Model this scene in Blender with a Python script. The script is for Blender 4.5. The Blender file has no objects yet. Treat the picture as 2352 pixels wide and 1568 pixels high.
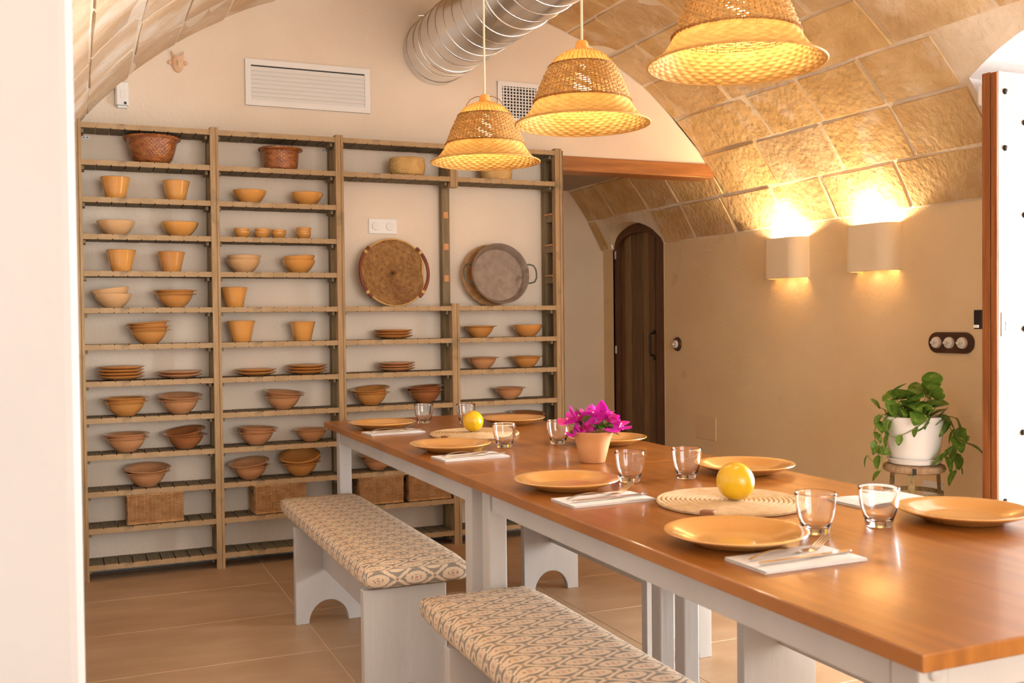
import bpy, bmesh, math, random
from mathutils import Vector, Matrix, noise as mnoise
R_ = math.radians
PI = math.pi
rnd = random.Random(7)
SC = bpy.context.scene
COL = SC.collection

# ------------------------------------------------------------------ camera
cam_d = bpy.data.cameras.new('camera'); cam = bpy.data.objects.new('camera', cam_d); COL.objects.link(cam)
cam_d.sensor_width = 36.0; cam_d.lens = 2336.94 / 2352 * 36.0
cam_d.clip_start = 0.05
right = Vector((0.9186103, -0.39500846, -0.01110973)); upv = Vector((0.01868367, 0.01533266, 0.99970787)); fwd = Vector((0.39472272, 0.91854952, -0.02146494))
mw = Matrix((right, upv, -fwd)).transposed().to_4x4(); mw.translation = (-0.04286, -5.07194, 1.19104)
cam.matrix_world = mw
cam_d.dof.use_dof = True; cam_d.dof.focus_distance = 3.9; cam_d.dof.aperture_fstop = 6.3
SC.camera = cam

# ------------------------------------------------------------------ world, daylight, exposure
w = bpy.data.worlds.new('sky'); SC.world = w; w.use_nodes = True
bg = w.node_tree.nodes['Background']; bg.inputs[0].default_value = (0.93, 0.96, 1.0, 1); bg.inputs[1].default_value = 0.12
def area(name, loc, rot, sx, sy, power, col):
    d = bpy.data.lights.new(name, 'AREA'); d.shape = 'RECTANGLE'; d.size = sx; d.size_y = sy; d.energy = power; d.color = col
    o = bpy.data.objects.new(name, d); COL.objects.link(o); o.location = loc; o.rotation_euler = rot
    return o
# daylight through the open entrance in the right wall and the wide opening behind the camera
area('daylight_entrance', (6.1, -2.75, 1.35), (0, R_(90), 0), 2.6, 3.0, 640, (0.93, 0.97, 1.0))
area('daylight_rear_opening', (1.9, -9.1, 1.5), (R_(90), 0, 0), 3.6, 2.6, 140, (1.0, 0.98, 0.96))
SC.view_settings.view_transform = 'Standard'; SC.view_settings.look = 'None'
SC.view_settings.gamma = 1; SC.view_settings.use_curve_mapping = False
SC.view_settings.exposure = 0.95

# ------------------------------------------------------------------ materials
MATS = {}
def mat(name, c1, c2=None, scale=8, stretch=(1, 1, 1), rough=0.6, bump=0.0, bscale=None, bstretch=None, coat=0.0, metal=0.0,
        spec=0.5, trans=0.0, ior=1.45, transl=0.0, emit=None, detail=4, c3=None, c3scale=2.0, c3lo=0.55, c3hi=0.7, coords='Object', sss=0.0):
    m = bpy.data.materials.new(name); m.use_nodes = True; MATS[name] = m
    nt = m.node_tree; N = nt.nodes; L = nt.links; b = N['Principled BSDF']; out = N['Material Output']
    b.inputs['Roughness'].default_value = rough; b.inputs['Metallic'].default_value = metal
    b.inputs['Coat Weight'].default_value = coat; b.inputs['Coat Roughness'].default_value = 0.08
    b.inputs['Specular IOR Level'].default_value = spec; b.inputs['Transmission Weight'].default_value = trans; b.inputs['IOR'].default_value = ior
    b.inputs['Base Color'].default_value = (*c1, 1)
    if sss: b.inputs['Subsurface Weight'].default_value = sss; b.inputs['Subsurface Radius'].default_value = (.01, .006, .003)
    if emit: b.inputs['Emission Color'].default_value = (*emit[0], 1); b.inputs['Emission Strength'].default_value = emit[1]
    tc = N.new('ShaderNodeTexCoord')
    def noise(sc, st, det):
        mp = N.new('ShaderNodeMapping'); mp.inputs['Scale'].default_value = st
        L.new(tc.outputs[coords], mp.inputs[0]); n = N.new('ShaderNodeTexNoise'); n.inputs['Scale'].default_value = sc; n.inputs['Detail'].default_value = det
        L.new(mp.outputs[0], n.inputs['Vector']); return n.outputs['Fac']
    colout = None
    if c2:
        f = noise(scale, stretch, detail)
        r = N.new('ShaderNodeValToRGB'); r.color_ramp.elements[0].color = (*c1, 1); r.color_ramp.elements[1].color = (*c2, 1)
        r.color_ramp.elements[0].position = 0.32; r.color_ramp.elements[1].position = 0.68
        L.new(f, r.inputs[0]); colout = r.outputs[0]
        if c3:
            f3 = noise(c3scale, (1, 1, 1), 5); mr = N.new('ShaderNodeMapRange'); mr.inputs[1].default_value = c3lo; mr.inputs[2].default_value = c3hi
            L.new(f3, mr.inputs[0]); mx = N.new('ShaderNodeMix'); mx.data_type = 'RGBA'
            L.new(mr.outputs[0], mx.inputs[0]); L.new(colout, mx.inputs[6]); mx.inputs[7].default_value = (*c3, 1); colout = mx.outputs[2]
        L.new(colout, b.inputs['Base Color'])
    if bump:
        f = noise(bscale or scale, bstretch or stretch, 6); bp = N.new('ShaderNodeBump'); bp.inputs['Strength'].default_value = bump; bp.inputs['Distance'].default_value = 0.01
        L.new(f, bp.inputs['Height']); L.new(bp.outputs[0], b.inputs['Normal'])
    if transl:
        t = N.new('ShaderNodeBsdfTranslucent'); t.inputs[0].default_value = (*c1, 1)
        if colout: L.new(colout, t.inputs[0])
        mx = N.new('ShaderNodeMixShader'); mx.inputs[0].default_value = transl
        L.new(b.outputs[0], mx.inputs[1]); L.new(t.outputs[0], mx.inputs[2]); L.new(mx.outputs[0], out.inputs[0])
    return m

PLASTER = mat('plaster_peach', (.80, .68, .55), (.84, .73, .60), 3, rough=.85, bump=.25, bscale=60, spec=.2)
PLASTER_W = mat('plaster_white', (.62, .575, .545), (.65, .61, .58), 3, rough=.85, bump=.12, bscale=40, spec=.2)
PIERM = mat('plaster_pier_white', (.50, .475, .465), (.53, .505, .495), 3, rough=.85, bump=.1, bscale=40, spec=.2)
LIME = mat('limewash_ochre', (.84, .64, .385), (.89, .71, .455), 2.2, rough=.85, bump=.3, bscale=50, spec=.2, c3=(.58, .38, .20), c3scale=2.6, c3lo=.66, c3hi=.80)
SCONCE_M = mat('plaster_sconce', (.90, .74, .52), (.92, .78, .56), 3, rough=.85, bump=.2, bscale=60, spec=.2)
MORTAR = mat('mortar_pale', (.80, .69, .55), (.86, .77, .65), 5, rough=.9, bump=.8, bscale=18, spec=.15, c3=(.68, .52, .34), c3scale=1.6, c3lo=.52, c3hi=.66)
STONES = [mat('sandstone_%s' % n, a, b_, 5.5, rough=.9, bump=1.0, bscale=30, spec=.15, detail=10, c3=(.78, .66, .52), c3scale=5, c3lo=.55, c3hi=.75)
          for n, a, b_ in (('honey', (.57, .365, .17), (.72, .52, .29)), ('tan', (.58, .395, .215), (.74, .56, .35)), ('gold', (.60, .39, .175), (.76, .54, .28)))]
STONE_PALE = mat('sandstone_pale', (.62, .44, .27), (.76, .60, .43), 4, rough=.9, bump=.9, bscale=24, spec=.15, detail=9, c3=(.82, .72, .60), c3scale=3, c3lo=.5, c3hi=.68)  # left-side blocks: strong light there put into the colour, plus some whitewash
PLASTER_REC = mat('plaster_recess', (.78, .62, .44), (.83, .68, .50), 2.5, rough=.85, bump=.25, bscale=50, spec=.2)
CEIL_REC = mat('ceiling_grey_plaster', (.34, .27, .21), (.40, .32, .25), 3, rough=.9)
TILE = mat('floor_tile_sand', (.39, .245, .138), (.48, .315, .185), 3.0, (1, 2.6, 1), rough=.42, bump=.06, bscale=20, detail=6)
GROUT = mat('grout_light', (.66, .47, .31), rough=.9)
WOODF = mat('shelf_front_wood', (.36, .235, .12), (.50, .345, .19), 9, (1, 8, 1), rough=.75, bump=.3, bscale=30, c3=(.22, .15, .085), c3scale=9, c3lo=.58, c3hi=.74)
WOODFZ = mat('shelf_post_wood', (.34, .215, .105), (.47, .315, .165), 9, (8, 8, .6), rough=.75, bump=.3, bscale=30, c3=(.20, .15, .085), c3scale=8, c3lo=.58, c3hi=.74)
WOODD = mat('shelf_slat_weathered', (.16, .125, .078), (.24, .19, .12), 10, (8, 1, 1), rough=.85, bump=.3, bscale=30)
WOODO = mat('shelf_back_post_wood', (.20, .145, .08), (.30, .225, .125), 8, (6, 6, .6), rough=.8, bump=.3, bscale=30)
FRESH = mat('cut_wood_orange', (.62, .27, .11), (.70, .36, .17), 30, rough=.8)
BEAM = mat('beam_varnished', (.26, .10, .03), (.44, .19, .06), 5, (.5, 8, 8), rough=.4, bump=.25, bscale=14)
TABLE = mat('table_stained_wood', (.26, .088, .014), (.37, .138, .025), 5, (7, .5, 1), rough=.30, bump=.05, bscale=14, coat=.15, c3=(.20, .07, .014), c3scale=3, c3lo=.5, c3hi=.8)
WPAINT = mat('grey_white_paint', (.47, .44, .41), (.53, .50, .47), 6, (1, 1, .3), rough=.5, bump=.12, bscale=26)
def glaze(n, a, b_, r=.13): return mat('glaze_' + n, a, b_, 5, (1, 1, 3), rough=r, coat=.5)
G_HON = glaze('honey', (.64, .29, .07), (.74, .36, .095)); G_PALE = glaze('pale', (.62, .36, .16), (.70, .43, .22))
G_AMB = glaze('amber', (.57, .245, .065), (.67, .315, .09)); G_BRN = glaze('brown', (.33, .115, .038), (.44, .17, .06)); G_RED_DIM = glaze('terracotta', (.55, .255, .11), (.65, .33, .155))  # dimmer light on the lower rows is put into these darker, redder glazes
G_PLATE = mat('glaze_dinner_plate', (.58, .27, .065), (.70, .37, .12), 4, rough=.2, coat=.5)
CLAY = mat('terracotta_clay', (.62, .30, .12), (.70, .37, .17), 6, (1, 1, 3), rough=.45, coat=.15)
CLAYM = mat('clay_mask', (.72, .46, .29), (.76, .52, .34), 12, rough=.8)
BSK_BRN = mat('basket_brown', (.20, .055, .015), (.42, .15, .04), 30, (1, 1, 2), rough=.35, coat=.3)
BSK_STR = mat('basket_straw', (.55, .33, .11), (.68, .44, .17), 25, rough=.7)
BSK_RUSH = mat('basket_rush', (.24, .115, .036), (.44, .24, .085), 45, rough=.7, c3=(.20, .075, .03), c3scale=4, c3lo=.56, c3hi=.72)
WICKER = mat('wicker_willow', (.42, .21, .08), (.58, .33, .15), 30, rough=.6)
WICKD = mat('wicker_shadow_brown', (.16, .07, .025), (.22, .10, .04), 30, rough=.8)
HANDLE = mat('leather_red_brown', (.16, .035, .015), (.22, .055, .025), 10, rough=.4)
STEELD = mat('pan_steel_worn', (.24, .185, .145), (.33, .26, .21), 22, rough=.55, metal=.35, bump=.1, bscale=60, c3=(.18, .13, .10), c3scale=12, c3lo=.6, c3hi=.7)
IRONG = mat('handle_green_iron', (.10, .12, .10), rough=.5, metal=.5)
GALV = mat('duct_galvanised', (.66, .66, .66), (.78, .78, .78), 3, (1, 6, 1), rough=.26, metal=1.0)
WHITEP = mat('white_plastic', (.86, .85, .83), rough=.4)
WHITEM = mat('white_enamel', (.84, .82, .79), rough=.5)
DARKV = mat('vent_dark', (.03, .03, .03), rough=.9)
BLACK = mat('black_plastic', (.015, .015, .015), rough=.4)
STRAWL = mat('lampshade_straw', (.60, .31, .075), (.72, .42, .12), 40, rough=.6, transl=.24)
STRAWB = mat('lampshade_straw_brown', (.36, .15, .03), (.46, .21, .05), 40, rough=.6, transl=.25)
STRAWR = mat('lampshade_rope', (.52, .30, .09), (.68, .42, .15), 60, rough=.8, transl=.18)
CORD = mat('cord_cream', (.72, .55, .36), rough=.7)
BULB = mat('bulb_glow', (1, .8, .5), emit=((1.0, .74, .40), 12))
GLASS = mat('clear_glass', (1, 1, 1), rough=0.0, trans=1.0, ior=1.47)
LINEN = mat('napkin_linen', (.62, .59, .575), (.68, .65, .63), 40, rough=.9)
STEEL = mat('cutlery_steel', (.70, .66, .62), rough=.16, metal=1.0)
ROPE = mat('mat_rope', (.56, .375, .195), (.68, .49, .29), 60, rough=.9)
LEATH = mat('mat_leather_tag', (.26, .10, .04), rough=.6)
LEMON = mat('lemon_peel', (.66, .37, .006), (.74, .46, .012), 7, rough=.25, coat=.3, bump=.12, bscale=260)
LEMTIP = mat('lemon_tip', (.40, .42, .06), rough=.6)
SOIL = mat('soil', (.035, .02, .012), (.06, .035, .02), 60, rough=1, bump=.8, bscale=80)
BRACT = mat('bract_magenta', (.62, .012, .42), (.78, .05, .50), 30, rough=.55, transl=.25)
BRACTP = mat('bract_pink', (.74, .03, .26), (.80, .12, .48), 30, rough=.55, transl=.25)
LEAFG = mat('leaf_green', (.05, .12, .012), (.16, .24, .03), 25, rough=.4, transl=.15)
POTHOS = mat('pothos_leaf', (.08, .175, .022), (.19, .31, .045), 18, (1, 4, 1), rough=.3, transl=.12, c3=(.50, .52, .12), c3scale=30, c3lo=.57, c3hi=.66)
VINE = mat('vine_stem', (.20, .24, .05), rough=.5)
CERAM = mat('pot_white_ceramic', (.80, .77, .74), (.84, .82, .80), 3, rough=.22, coat=.3)
STOOLW = mat('stool_wood', (.33, .20, .105), (.48, .33, .20), 14, (1, 5, 1), rough=.8, bump=.2, bscale=40)
STOOLI = mat('stool_iron_rust', (.36, .26, .11), (.17, .12, .06), 60, rough=.8)
DOORW = mat('door_dark_plank', (.12, .06, .022), (.20, .11, .042), 7, (8, 8, .5), rough=.5, bump=.25, bscale=20)
DOORW2 = mat('door_mid_plank', (.22, .125, .048), (.30, .18, .075), 7, (8, 8, .5), rough=.5, bump=.25, bscale=20)
DFRAME = mat('door_frame_wood', (.085, .03, .010), (.15, .055, .018), 7, (8, 8, .5), rough=.45, bump=.2, bscale=20)
DEDGE = mat('entrance_edge_wood', (.24, .07, .018), (.40, .14, .035), 6, (9, 9, .5), rough=.5, bump=.25, bscale=18, c3=(.08, .03, .012), c3scale=5, c3lo=.62, c3hi=.74)
DWHITE = mat('entrance_whitewash', (.27, .20, .15), (.42, .36, .315), 9, (10, 10, .35), rough=.7, bump=.3, bscale=24)
IRON = mat('black_iron', (.03, .025, .022), rough=.5, metal=.6)
SWBASE = mat('switch_wood_base', (.06, .026, .014), (.09, .04, .02), 10, rough=.4)
PORC = mat('porcelain_white', (.80, .76, .70), rough=.3, coat=.3)
PANEL = mat('wall_hatch_ochre', (.80, .60, .36), (.83, .63, .39), 4, rough=.7)
BASEB = mat('baseboard_grey', (.30, .30, .30), rough=.6)

def ikat():
    m = bpy.data.materials.new('ikat_fabric'); m.use_nodes = True; nt = m.node_tree; N = nt.nodes; L = nt.links; b = N['Principled BSDF']
    b.inputs['Roughness'].default_value = .9; b.inputs['Specular IOR Level'].default_value = .2
    uv = N.new('ShaderNodeUVMap'); uv.uv_map = 'UVMap'
    sep = N.new('ShaderNodeSeparateXYZ'); L.new(uv.outputs[0], sep.inputs[0])
    def MN(op, a, b_=None, c=None):
        n = N.new('ShaderNodeMath'); n.operation = op
        for i, v in enumerate((a, b_, c)):
            if v is None: continue
            if isinstance(v, (int, float)): n.inputs[i].default_value = v
            else: L.new(v, n.inputs[i])
        return n.outputs[0]
    # feathered threads: jitter along v that changes quickly with u
    nz = N.new('ShaderNodeTexNoise'); nz.inputs['Scale'].default_value = 1; nz.inputs['Detail'].default_value = 2
    mp = N.new('ShaderNodeMapping'); mp.inputs['Scale'].default_value = (30, 420, 1); L.new(uv.outputs[0], mp.inputs[0]); L.new(mp.outputs[0], nz.inputs['Vector'])
    jit = MN('MULTIPLY', MN('SUBTRACT', nz.outputs['Fac'], .5), .16)
    U = MN('ADD', MN('DIVIDE', sep.outputs[0], .118), jit); V = MN('DIVIDE', sep.outputs[1], .078)
    def tri(x): return MN('ABSOLUTE', MN('SUBTRACT', MN('MULTIPLY', MN('FRACT', x), 2), 1))
    a = tri(U); c = tri(V)
    mm = MN('ADD', a, c)                       # L1 distance: lattice at 1
    t = MN('ABSOLUTE', MN('SUBTRACT', mm, 1))  # 0 on the lattice, 1 at medallion centres
    # medallion centres at (0,0) and (1,1): distances folded
    ua = MN('MINIMUM', a, MN('SUBTRACT', 1, a)); ub = MN('MINIMUM', c, MN('SUBTRACT', 1, c))
    inner = MN('LESS_THAN', mm, 1.0)
    fa = MN('ADD', MN('MULTIPLY', inner, a), MN('MULTIPLY', MN('SUBTRACT', 1, inner), MN('SUBTRACT', 1, a)))
    fb = MN('ADD', MN('MULTIPLY', inner, c), MN('MULTIPLY', MN('SUBTRACT', 1, inner), MN('SUBTRACT', 1, c)))
    rad = MN('SQRT', MN('ADD', MN('MULTIPLY', fa, fa), MN('MULTIPLY', MN('MULTIPLY', fb, fb), 1.5)))
    band = MN('MULTIPLY', MN('GREATER_THAN', t, .14), MN('LESS_THAN', MN('SUBTRACT', 1, rad), .42))
    ring = MN('MULTIPLY', MN('GREATER_THAN', rad, .20), MN('LESS_THAN', rad, .27))
    ring = MN('MULTIPLY', ring, MN('GREATER_THAN', MN('ABSOLUTE', MN('SUBTRACT', fa, .13)), .05))
    node = MN('LESS_THAN', MN('ADD', MN('MULTIPLY', MN('ABSOLUTE', MN('SUBTRACT', fa, .5)), 1.2), MN('MULTIPLY', MN('ABSOLUTE', MN('SUBTRACT', fb, .5)), 1.0)), .0)
    dark = MN('MAXIMUM', MN('MAXIMUM', band, ring), node)
    dark = MN('MINIMUM', dark, 1.0)
    dot = MN('LESS_THAN', rad, .085)
    nd = MN('LESS_THAN', MN('ADD', MN('MULTIPLY', MN('SUBTRACT', fa, 1), MN('SUBTRACT', fa, 1)), MN('MULTIPLY', fb, fb)), .006)
    nd2 = MN('LESS_THAN', MN('ADD', MN('MULTIPLY', MN('SUBTRACT', fb, 1), MN('SUBTRACT', fb, 1)), MN('MULTIPLY', fa, fa)), .012)
    coral = MN('MAXIMUM', dot, nd)
    dark = MN('MAXIMUM', dark, nd2)
    m1 = N.new('ShaderNodeMix'); m1.data_type = 'RGBA'; m1.inputs[6].default_value = (.70, .53, .37, 1); m1.inputs[7].default_value = (.17, .165, .15, 1)
    L.new(MN('MULTIPLY', dark, .8), m1.inputs[0])
    m2 = N.new('ShaderNodeMix'); m2.data_type = 'RGBA'; L.new(coral, m2.inputs[0]); L.new(m1.outputs[2], m2.inputs[6]); m2.inputs[7].default_value = (.52, .20, .15, 1)
    L.new(m2.outputs[2], b.inputs['Base Color'])
    w1 = N.new('ShaderNodeTexWave'); w1.inputs['Scale'].default_value = 400; bp = N.new('ShaderNodeBump'); bp.inputs['Strength'].default_value = .1; bp.inputs['Distance'].default_value = .002
    L.new(uv.outputs[0], w1.inputs['Vector']); L.new(w1.outputs[0], bp.inputs['Height']); L.new(bp.outputs[0], b.inputs['Normal'])
    return m
IKAT = ikat()

# ------------------------------------------------------------------ mesh helpers
class MB:
    def __init__(s): s.v = []; s.f = []; s.mi = []
    def add(s, vs, fs, mi=0):
        o = len(s.v); s.v += [tuple(v) for v in vs]; s.f += [tuple(i + o for i in f) for f in fs]; s.mi += [mi] * len(fs); return s
    def box(s, x0, x1, y0, y1, z0, z1, mi=0):
        return s.add([(x0, y0, z0), (x1, y0, z0), (x1, y1, z0), (x0, y1, z0), (x0, y0, z1), (x1, y0, z1), (x1, y1, z1), (x0, y1, z1)],
                     [(0, 3, 2, 1), (4, 5, 6, 7), (0, 1, 5, 4), (1, 2, 6, 5), (2, 3, 7, 6), (3, 0, 4, 7)], mi)
    def lathe(s, prof, n=32, mi=0, sx=1.0, sy=1.0, cap0=False, cap1=False, c=(0, 0, 0)):
        vs = []; fs = []
        for r, z in prof:
            for k in range(n):
                a = 2 * PI * k / n; vs.append((c[0] + r * sx * math.cos(a), c[1] + r * sy * math.sin(a), c[2] + z))
        for i in range(len(prof) - 1):
            for k in range(n):
                k2 = (k + 1) % n; fs.append((i * n + k, i * n + k2, (i + 1) * n + k2, (i + 1) * n + k))
        if cap0: fs.append(tuple(reversed(range(n))))
        if cap1: fs.append(tuple((len(prof) - 1) * n + k for k in range(n)))
        return s.add(vs, fs, mi)
    def tube(s, pts, r, n=8, mi=0, closed=False, caps=True, up=None):
        P = [Vector(p) for p in pts]; m = len(P); vs = []; fs = []
        prev = None
        for i in range(m):
            a = P[i - 1] if (i > 0 or closed) else P[0]; b = P[(i + 1) % m] if (i < m - 1 or closed) else P[-1]
            t = (b - a).normalized()
            if prev is None:
                ref = Vector(up) if up else (Vector((0, 0, 1)) if abs(t.z) < .9 else Vector((1, 0, 0)))
                u = t.cross(ref).normalized()
            else: u = (prev - t * prev.dot(t)).normalized()
            prev = u; v = t.cross(u); rr = r[i] if isinstance(r, (list, tuple)) else r
            for k in range(n):
                a_ = 2 * PI * k / n; vs.append(P[i] + u * rr * math.cos(a_) + v * rr * math.sin(a_))
        for i in range(m if closed else m - 1):
            j = (i + 1) % m
            for k in range(n):
                k2 = (k + 1) % n; fs.append((i * n + k, i * n + k2, j * n + k2, j * n + k))
        if caps and not closed: fs.append(tuple(reversed(range(n)))); fs.append(tuple((m - 1) * n + k for k in range(n)))
        return s.add(vs, fs, mi)
    def prism(s, poly, y0, y1, mi=0, axis='y'):
        n = len(poly)
        if axis == 'y': vs = [(p[0], y0, p[1]) for p in poly] + [(p[0], y1, p[1]) for p in poly]
        elif axis == 'x': vs = [(y0, p[0], p[1]) for p in poly] + [(y1, p[0], p[1]) for p in poly]
        else: vs = [(p[0], p[1], y0) for p in poly] + [(p[0], p[1], y1) for p in poly]
        fs = [tuple(range(n)), tuple(reversed(range(n, 2 * n)))] + [(i, i + n, (i + 1) % n + n, (i + 1) % n) for i in range(n)]
        return s.add(vs, fs, mi)
    def grid(s, fn, nu, nv, mi=0, wrapu=False):
        vs = [fn(i / nu, j / nv) for j in range(nv + 1) for i in range(nu if wrapu else nu + 1)]
        w_ = nu if wrapu else nu + 1
        fs = [(j * w_ + i, j * w_ + (i + 1) % w_, (j + 1) * w_ + (i + 1) % w_, (j + 1) * w_ + i) for j in range(nv) for i in range(nu)]
        return s.add(vs, fs, mi)
    def mesh(s, name, mats, smooth=True, bevel=0.0, angle=35, seg=2):
        me = bpy.data.meshes.new(name); me.from_pydata(s.v, [], s.f)
        for m in (mats if isinstance(mats, (list, tuple)) else [mats]): me.materials.append(m)
        me.polygons.foreach_set('material_index', s.mi)
        bm = bmesh.new(); bm.from_mesh(me); bmesh.ops.recalc_face_normals(bm, faces=bm.faces)
        if bevel:
            es = [e for e in bm.edges if len(e.link_faces) == 2 and e.calc_face_angle(0) > R_(30)]
            bmesh.ops.bevel(bm, geom=es, offset=bevel, segments=seg, profile=.5, affect='EDGES', clamp_overlap=True)
        if smooth and not bevel:
            for f in bm.faces: f.smooth = True
            for e in bm.edges:
                if len(e.link_faces) == 2 and e.calc_face_angle(0) > R_(angle): e.smooth = False
        bm.to_mesh(me); bm.free(); return me
    def build(s, name, mats, parent=None, loc=None, rot=None, **k):
        return obj(name, s.mesh(name, mats, **k), parent, loc, rot)
def obj(name, me, parent=None, loc=None, rot=None):
    o = bpy.data.objects.new(name, me); COL.objects.link(o)
    if parent: o.parent = parent
    if loc: o.location = loc
    if rot: o.rotation_euler = rot
    return o
def tag(o, label, cat=None, group=None, kind=None):
    o['label'] = label
    if cat: o['category'] = cat
    if group: o['group'] = group
    if kind: o['kind'] = kind
    return o
def thing(name, label, cat, loc=(0, 0, 0), rotz=0.0, group=None, rot=None, kind=None):
    o = bpy.data.objects.new(name, None); COL.objects.link(o); o.empty_display_size = .05
    o.location = loc; o.rotation_euler = rot or (0, 0, rotz); return tag(o, label, cat, group, kind)
def copy_tree(o, parent=None):
    kids = list(o.children); c = o.copy(); COL.objects.link(c); c.parent = parent
    for k in kids: copy_tree(k, c)
    return c

# ------------------------------------------------------------------ the room (metres; shelf front at y=0, floor z=0)
YB = 0.194                       # gable wall face
VX, VZ, VR = 1.758, 0.715, 2.275 # barrel vault axis and radius
XR, XL = 3.80, -0.284            # side wall faces
TH0 = math.asin((1.722 - VZ) / VR)
YREC = 2.03; ZREC = 2.185
D0, D1 = 1.13, 1.87              # small arched door in right wall
E0, E1 = -1.84, -3.30            # entrance opening in right wall
def zdoor(y):  # outer arch line of the small door
    t = (y - (D0 + D1) / 2) / ((D1 - D0) / 2); return 1.735 + .165 * math.sqrt(max(0, 1 - t * t * .98))
def zent(y):
    t = (y - (E0 + E1) / 2) / ((E0 - E1) / 2); return 2.20 + .14 * (1 - t * t)
def th_low(y):
    if D0 <= y <= D1: return math.asin((zdoor(y) - VZ) / VR)
    if E1 <= y <= E0: return math.asin((zent(y) - VZ) / VR)
    return TH0
def vp(th, y, r=VR): return (VX + r * math.cos(th), y, VZ + r * math.sin(th))

# floor: grout bed with tiles as children
fb = MB().box(-1.6, 5.6, -9.4, 2.3, -.08, -.0012)
floor = fb.build('floor', GROUT, smooth=False); tag(floor, 'sand coloured stone tile floor with pale joints', 'floor', kind='structure')
tile_me = MB().box(.0022, 1.0478, .0022, .5228, -.012, 0).mesh('tile', TILE, bevel=.0012, seg=1)
ys = [-.9 - .525 * k for k in range(-6, 12)]
xs = [.786 + 1.05 * k for k in range(-2, 4)]
for y in ys:
    for x in xs:
        o = obj('tile', tile_me, floor, (x, y - .525, 0))
        if rnd.random() < .5: o.location = (x + 1.05, y, 0); o.rotation_euler = (0, 0, PI)

# vault shell
sh = MB()
yst = sorted(set([-9.2, -5.5, -4.4, -3.8, E1 - 1e-4] + [E1 + (E0 - E1) * i / 14 for i in range(15)] + [E0 + 1e-4, -1.5, -1, -.5, 0, YB]))
def shell_strip(ylist, thmax, r=VR - .0015, n=40):
    for i in range(len(ylist) - 1):
        a, b = ylist[i], ylist[i + 1]
        if b - a < 1e-3: continue
        la = th_low(a); lb = th_low(b)
        def fn(u, v, a=a, b=b, la=la, lb=lb):
            y = a + (b - a) * v; l = la + (lb - la) * v; return vp(l + (thmax - l) * u, y, r)
        sh.grid(fn, n, 1)
shell_strip(yst, PI - TH0)
yr = [YB, .7, D0 - 1e-4] + [D0 + (D1 - D0) * i / 12 for i in range(13)] + [D1 + 1e-4, YREC + .05]
shell_strip(yr, R_(41), n=10)
vault = sh.build('ceiling', MORTAR); tag(vault, 'sandstone barrel vault ceiling of large rough blocks', 'ceiling', kind='structure')
def stone_block(t0, t1, y0, y1):
    s = MB(); g = .008; n, m = 7, 6; pr = rnd.uniform(.006, .010) if t0 < R_(100) else rnd.uniform(.005, .007); tilt = rnd.uniform(-.003, .003); tl2 = rnd.uniform(-.003, .003); sd = rnd.uniform(0, 99)
    gt = g / VR; cr = rnd.uniform(.004, .012)
    def fn(u, v):
        eu = min(u, 1 - u); ev = min(v, 1 - v)
        th = t0 + gt + (t1 - t0 - 2 * gt) * u; y = y0 + g + (y1 - y0 - 2 * g) * v
        k = mnoise.noise(Vector((th * VR * 3.2, y * 3.2, sd))) * .005
        y += mnoise.noise(Vector((th * 9, y * 2, sd + 7))) * .016 * (1 if ev < .01 else .3); th += mnoise.noise(Vector((y * 4, th, sd + 3))) * .008 * (1 if eu < .01 else .3)
        h = pr + k + tilt * (u - .5) * 2 + tl2 * (v - .5) * 2
        if eu < .001 or ev < .001: h = -.003
        return vp(th, y, VR - h)
    def warp(u, steps):
        e = .012; return 0 if u == 0 else (1 if u == 1 else e + (1 - 2 * e) * (u * steps - 1) / (steps - 2))
    s.grid(lambda u, v: fn(warp(u, n), warp(v, m)), n, m)
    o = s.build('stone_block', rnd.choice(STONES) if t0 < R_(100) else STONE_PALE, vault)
    return o
TH = [26.2, 32.8, 40.2, 47.2, 54.5, 61.6, 68.7, 75.8, 82.9, 90, 97.1, 104.2, 111.3, 118.4, 125.5, 132.6, 139.7, 146.8, 153.8]
JO = {0: [2.03, 1.90, None, 1.10, .703, .25, -.235, -.667, -1.21, -1.82], 1: [2.03, 1.584, 1.1, .70, .2, -.33, -.875, -1.36, -1.82],
      2: [YB, -.51, -.92, -1.355, -1.80], 3: [YB, .08, -.39, -.95, -1.6, -2.15, -2.7, -3.3, -3.9]}
for i in range(len(TH) - 1):
    js = JO.get(i)
    if js is None:
        js = [YB]; y = YB - rnd.uniform(.2, .6)
        while y > -3.6: js.append(y); y -= rnd.uniform(.45, .72)
        js.append(y)
    for a, b in zip(js, js[1:]):
        if a is None or b is None: continue
        if i == 0 and a > 1.1 > b: continue
        stone_block(R_(TH[i]), R_(TH[i + 1]), b, a)

# right wall with door notch; plaster lining of the two openings
def quad_strip(s, A, B, mi=0):
    n = len(A); s.add(list(A) + list(B), [(i, i + 1, n + i + 1, n + i) for i in range(n - 1)], mi)
wr = MB()
for (a, b) in ((YREC + .05, D1), (D0, E0), (E1, -9.2)):
    wr.box(XR, XR + .18, b, a, 0, vp(TH0, 0)[2])
wall_right = wr.build('wall_right', LIME, smooth=False); tag(wall_right, 'ochre limewashed right wall below the vault', 'wall', kind='structure')
tr = MB(); dy = [D0 + (D1 - D0) * i / 16 for i in range(17)]
quad_strip(tr, [vp(th_low(y), y, VR - .0015) for y in dy], [(XR + .18, y, zdoor(y)) for y in dy])
for y, e in ((D0, 0), (D1, 0)):
    quad_strip(tr, [(XR - .002, y, 0), (XR - .002, y, zdoor(y))], [(XR + .18, y, 0), (XR + .18, y, zdoor(y))])
o = tr.build('trim_1', LIME); tag(o, 'plastered reveal around the small arched door', 'reveal', kind='structure')
tr = MB(); XE = 4.55
ey = [E1 + (E0 - E1) * i / 20 for i in range(21)]
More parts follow.
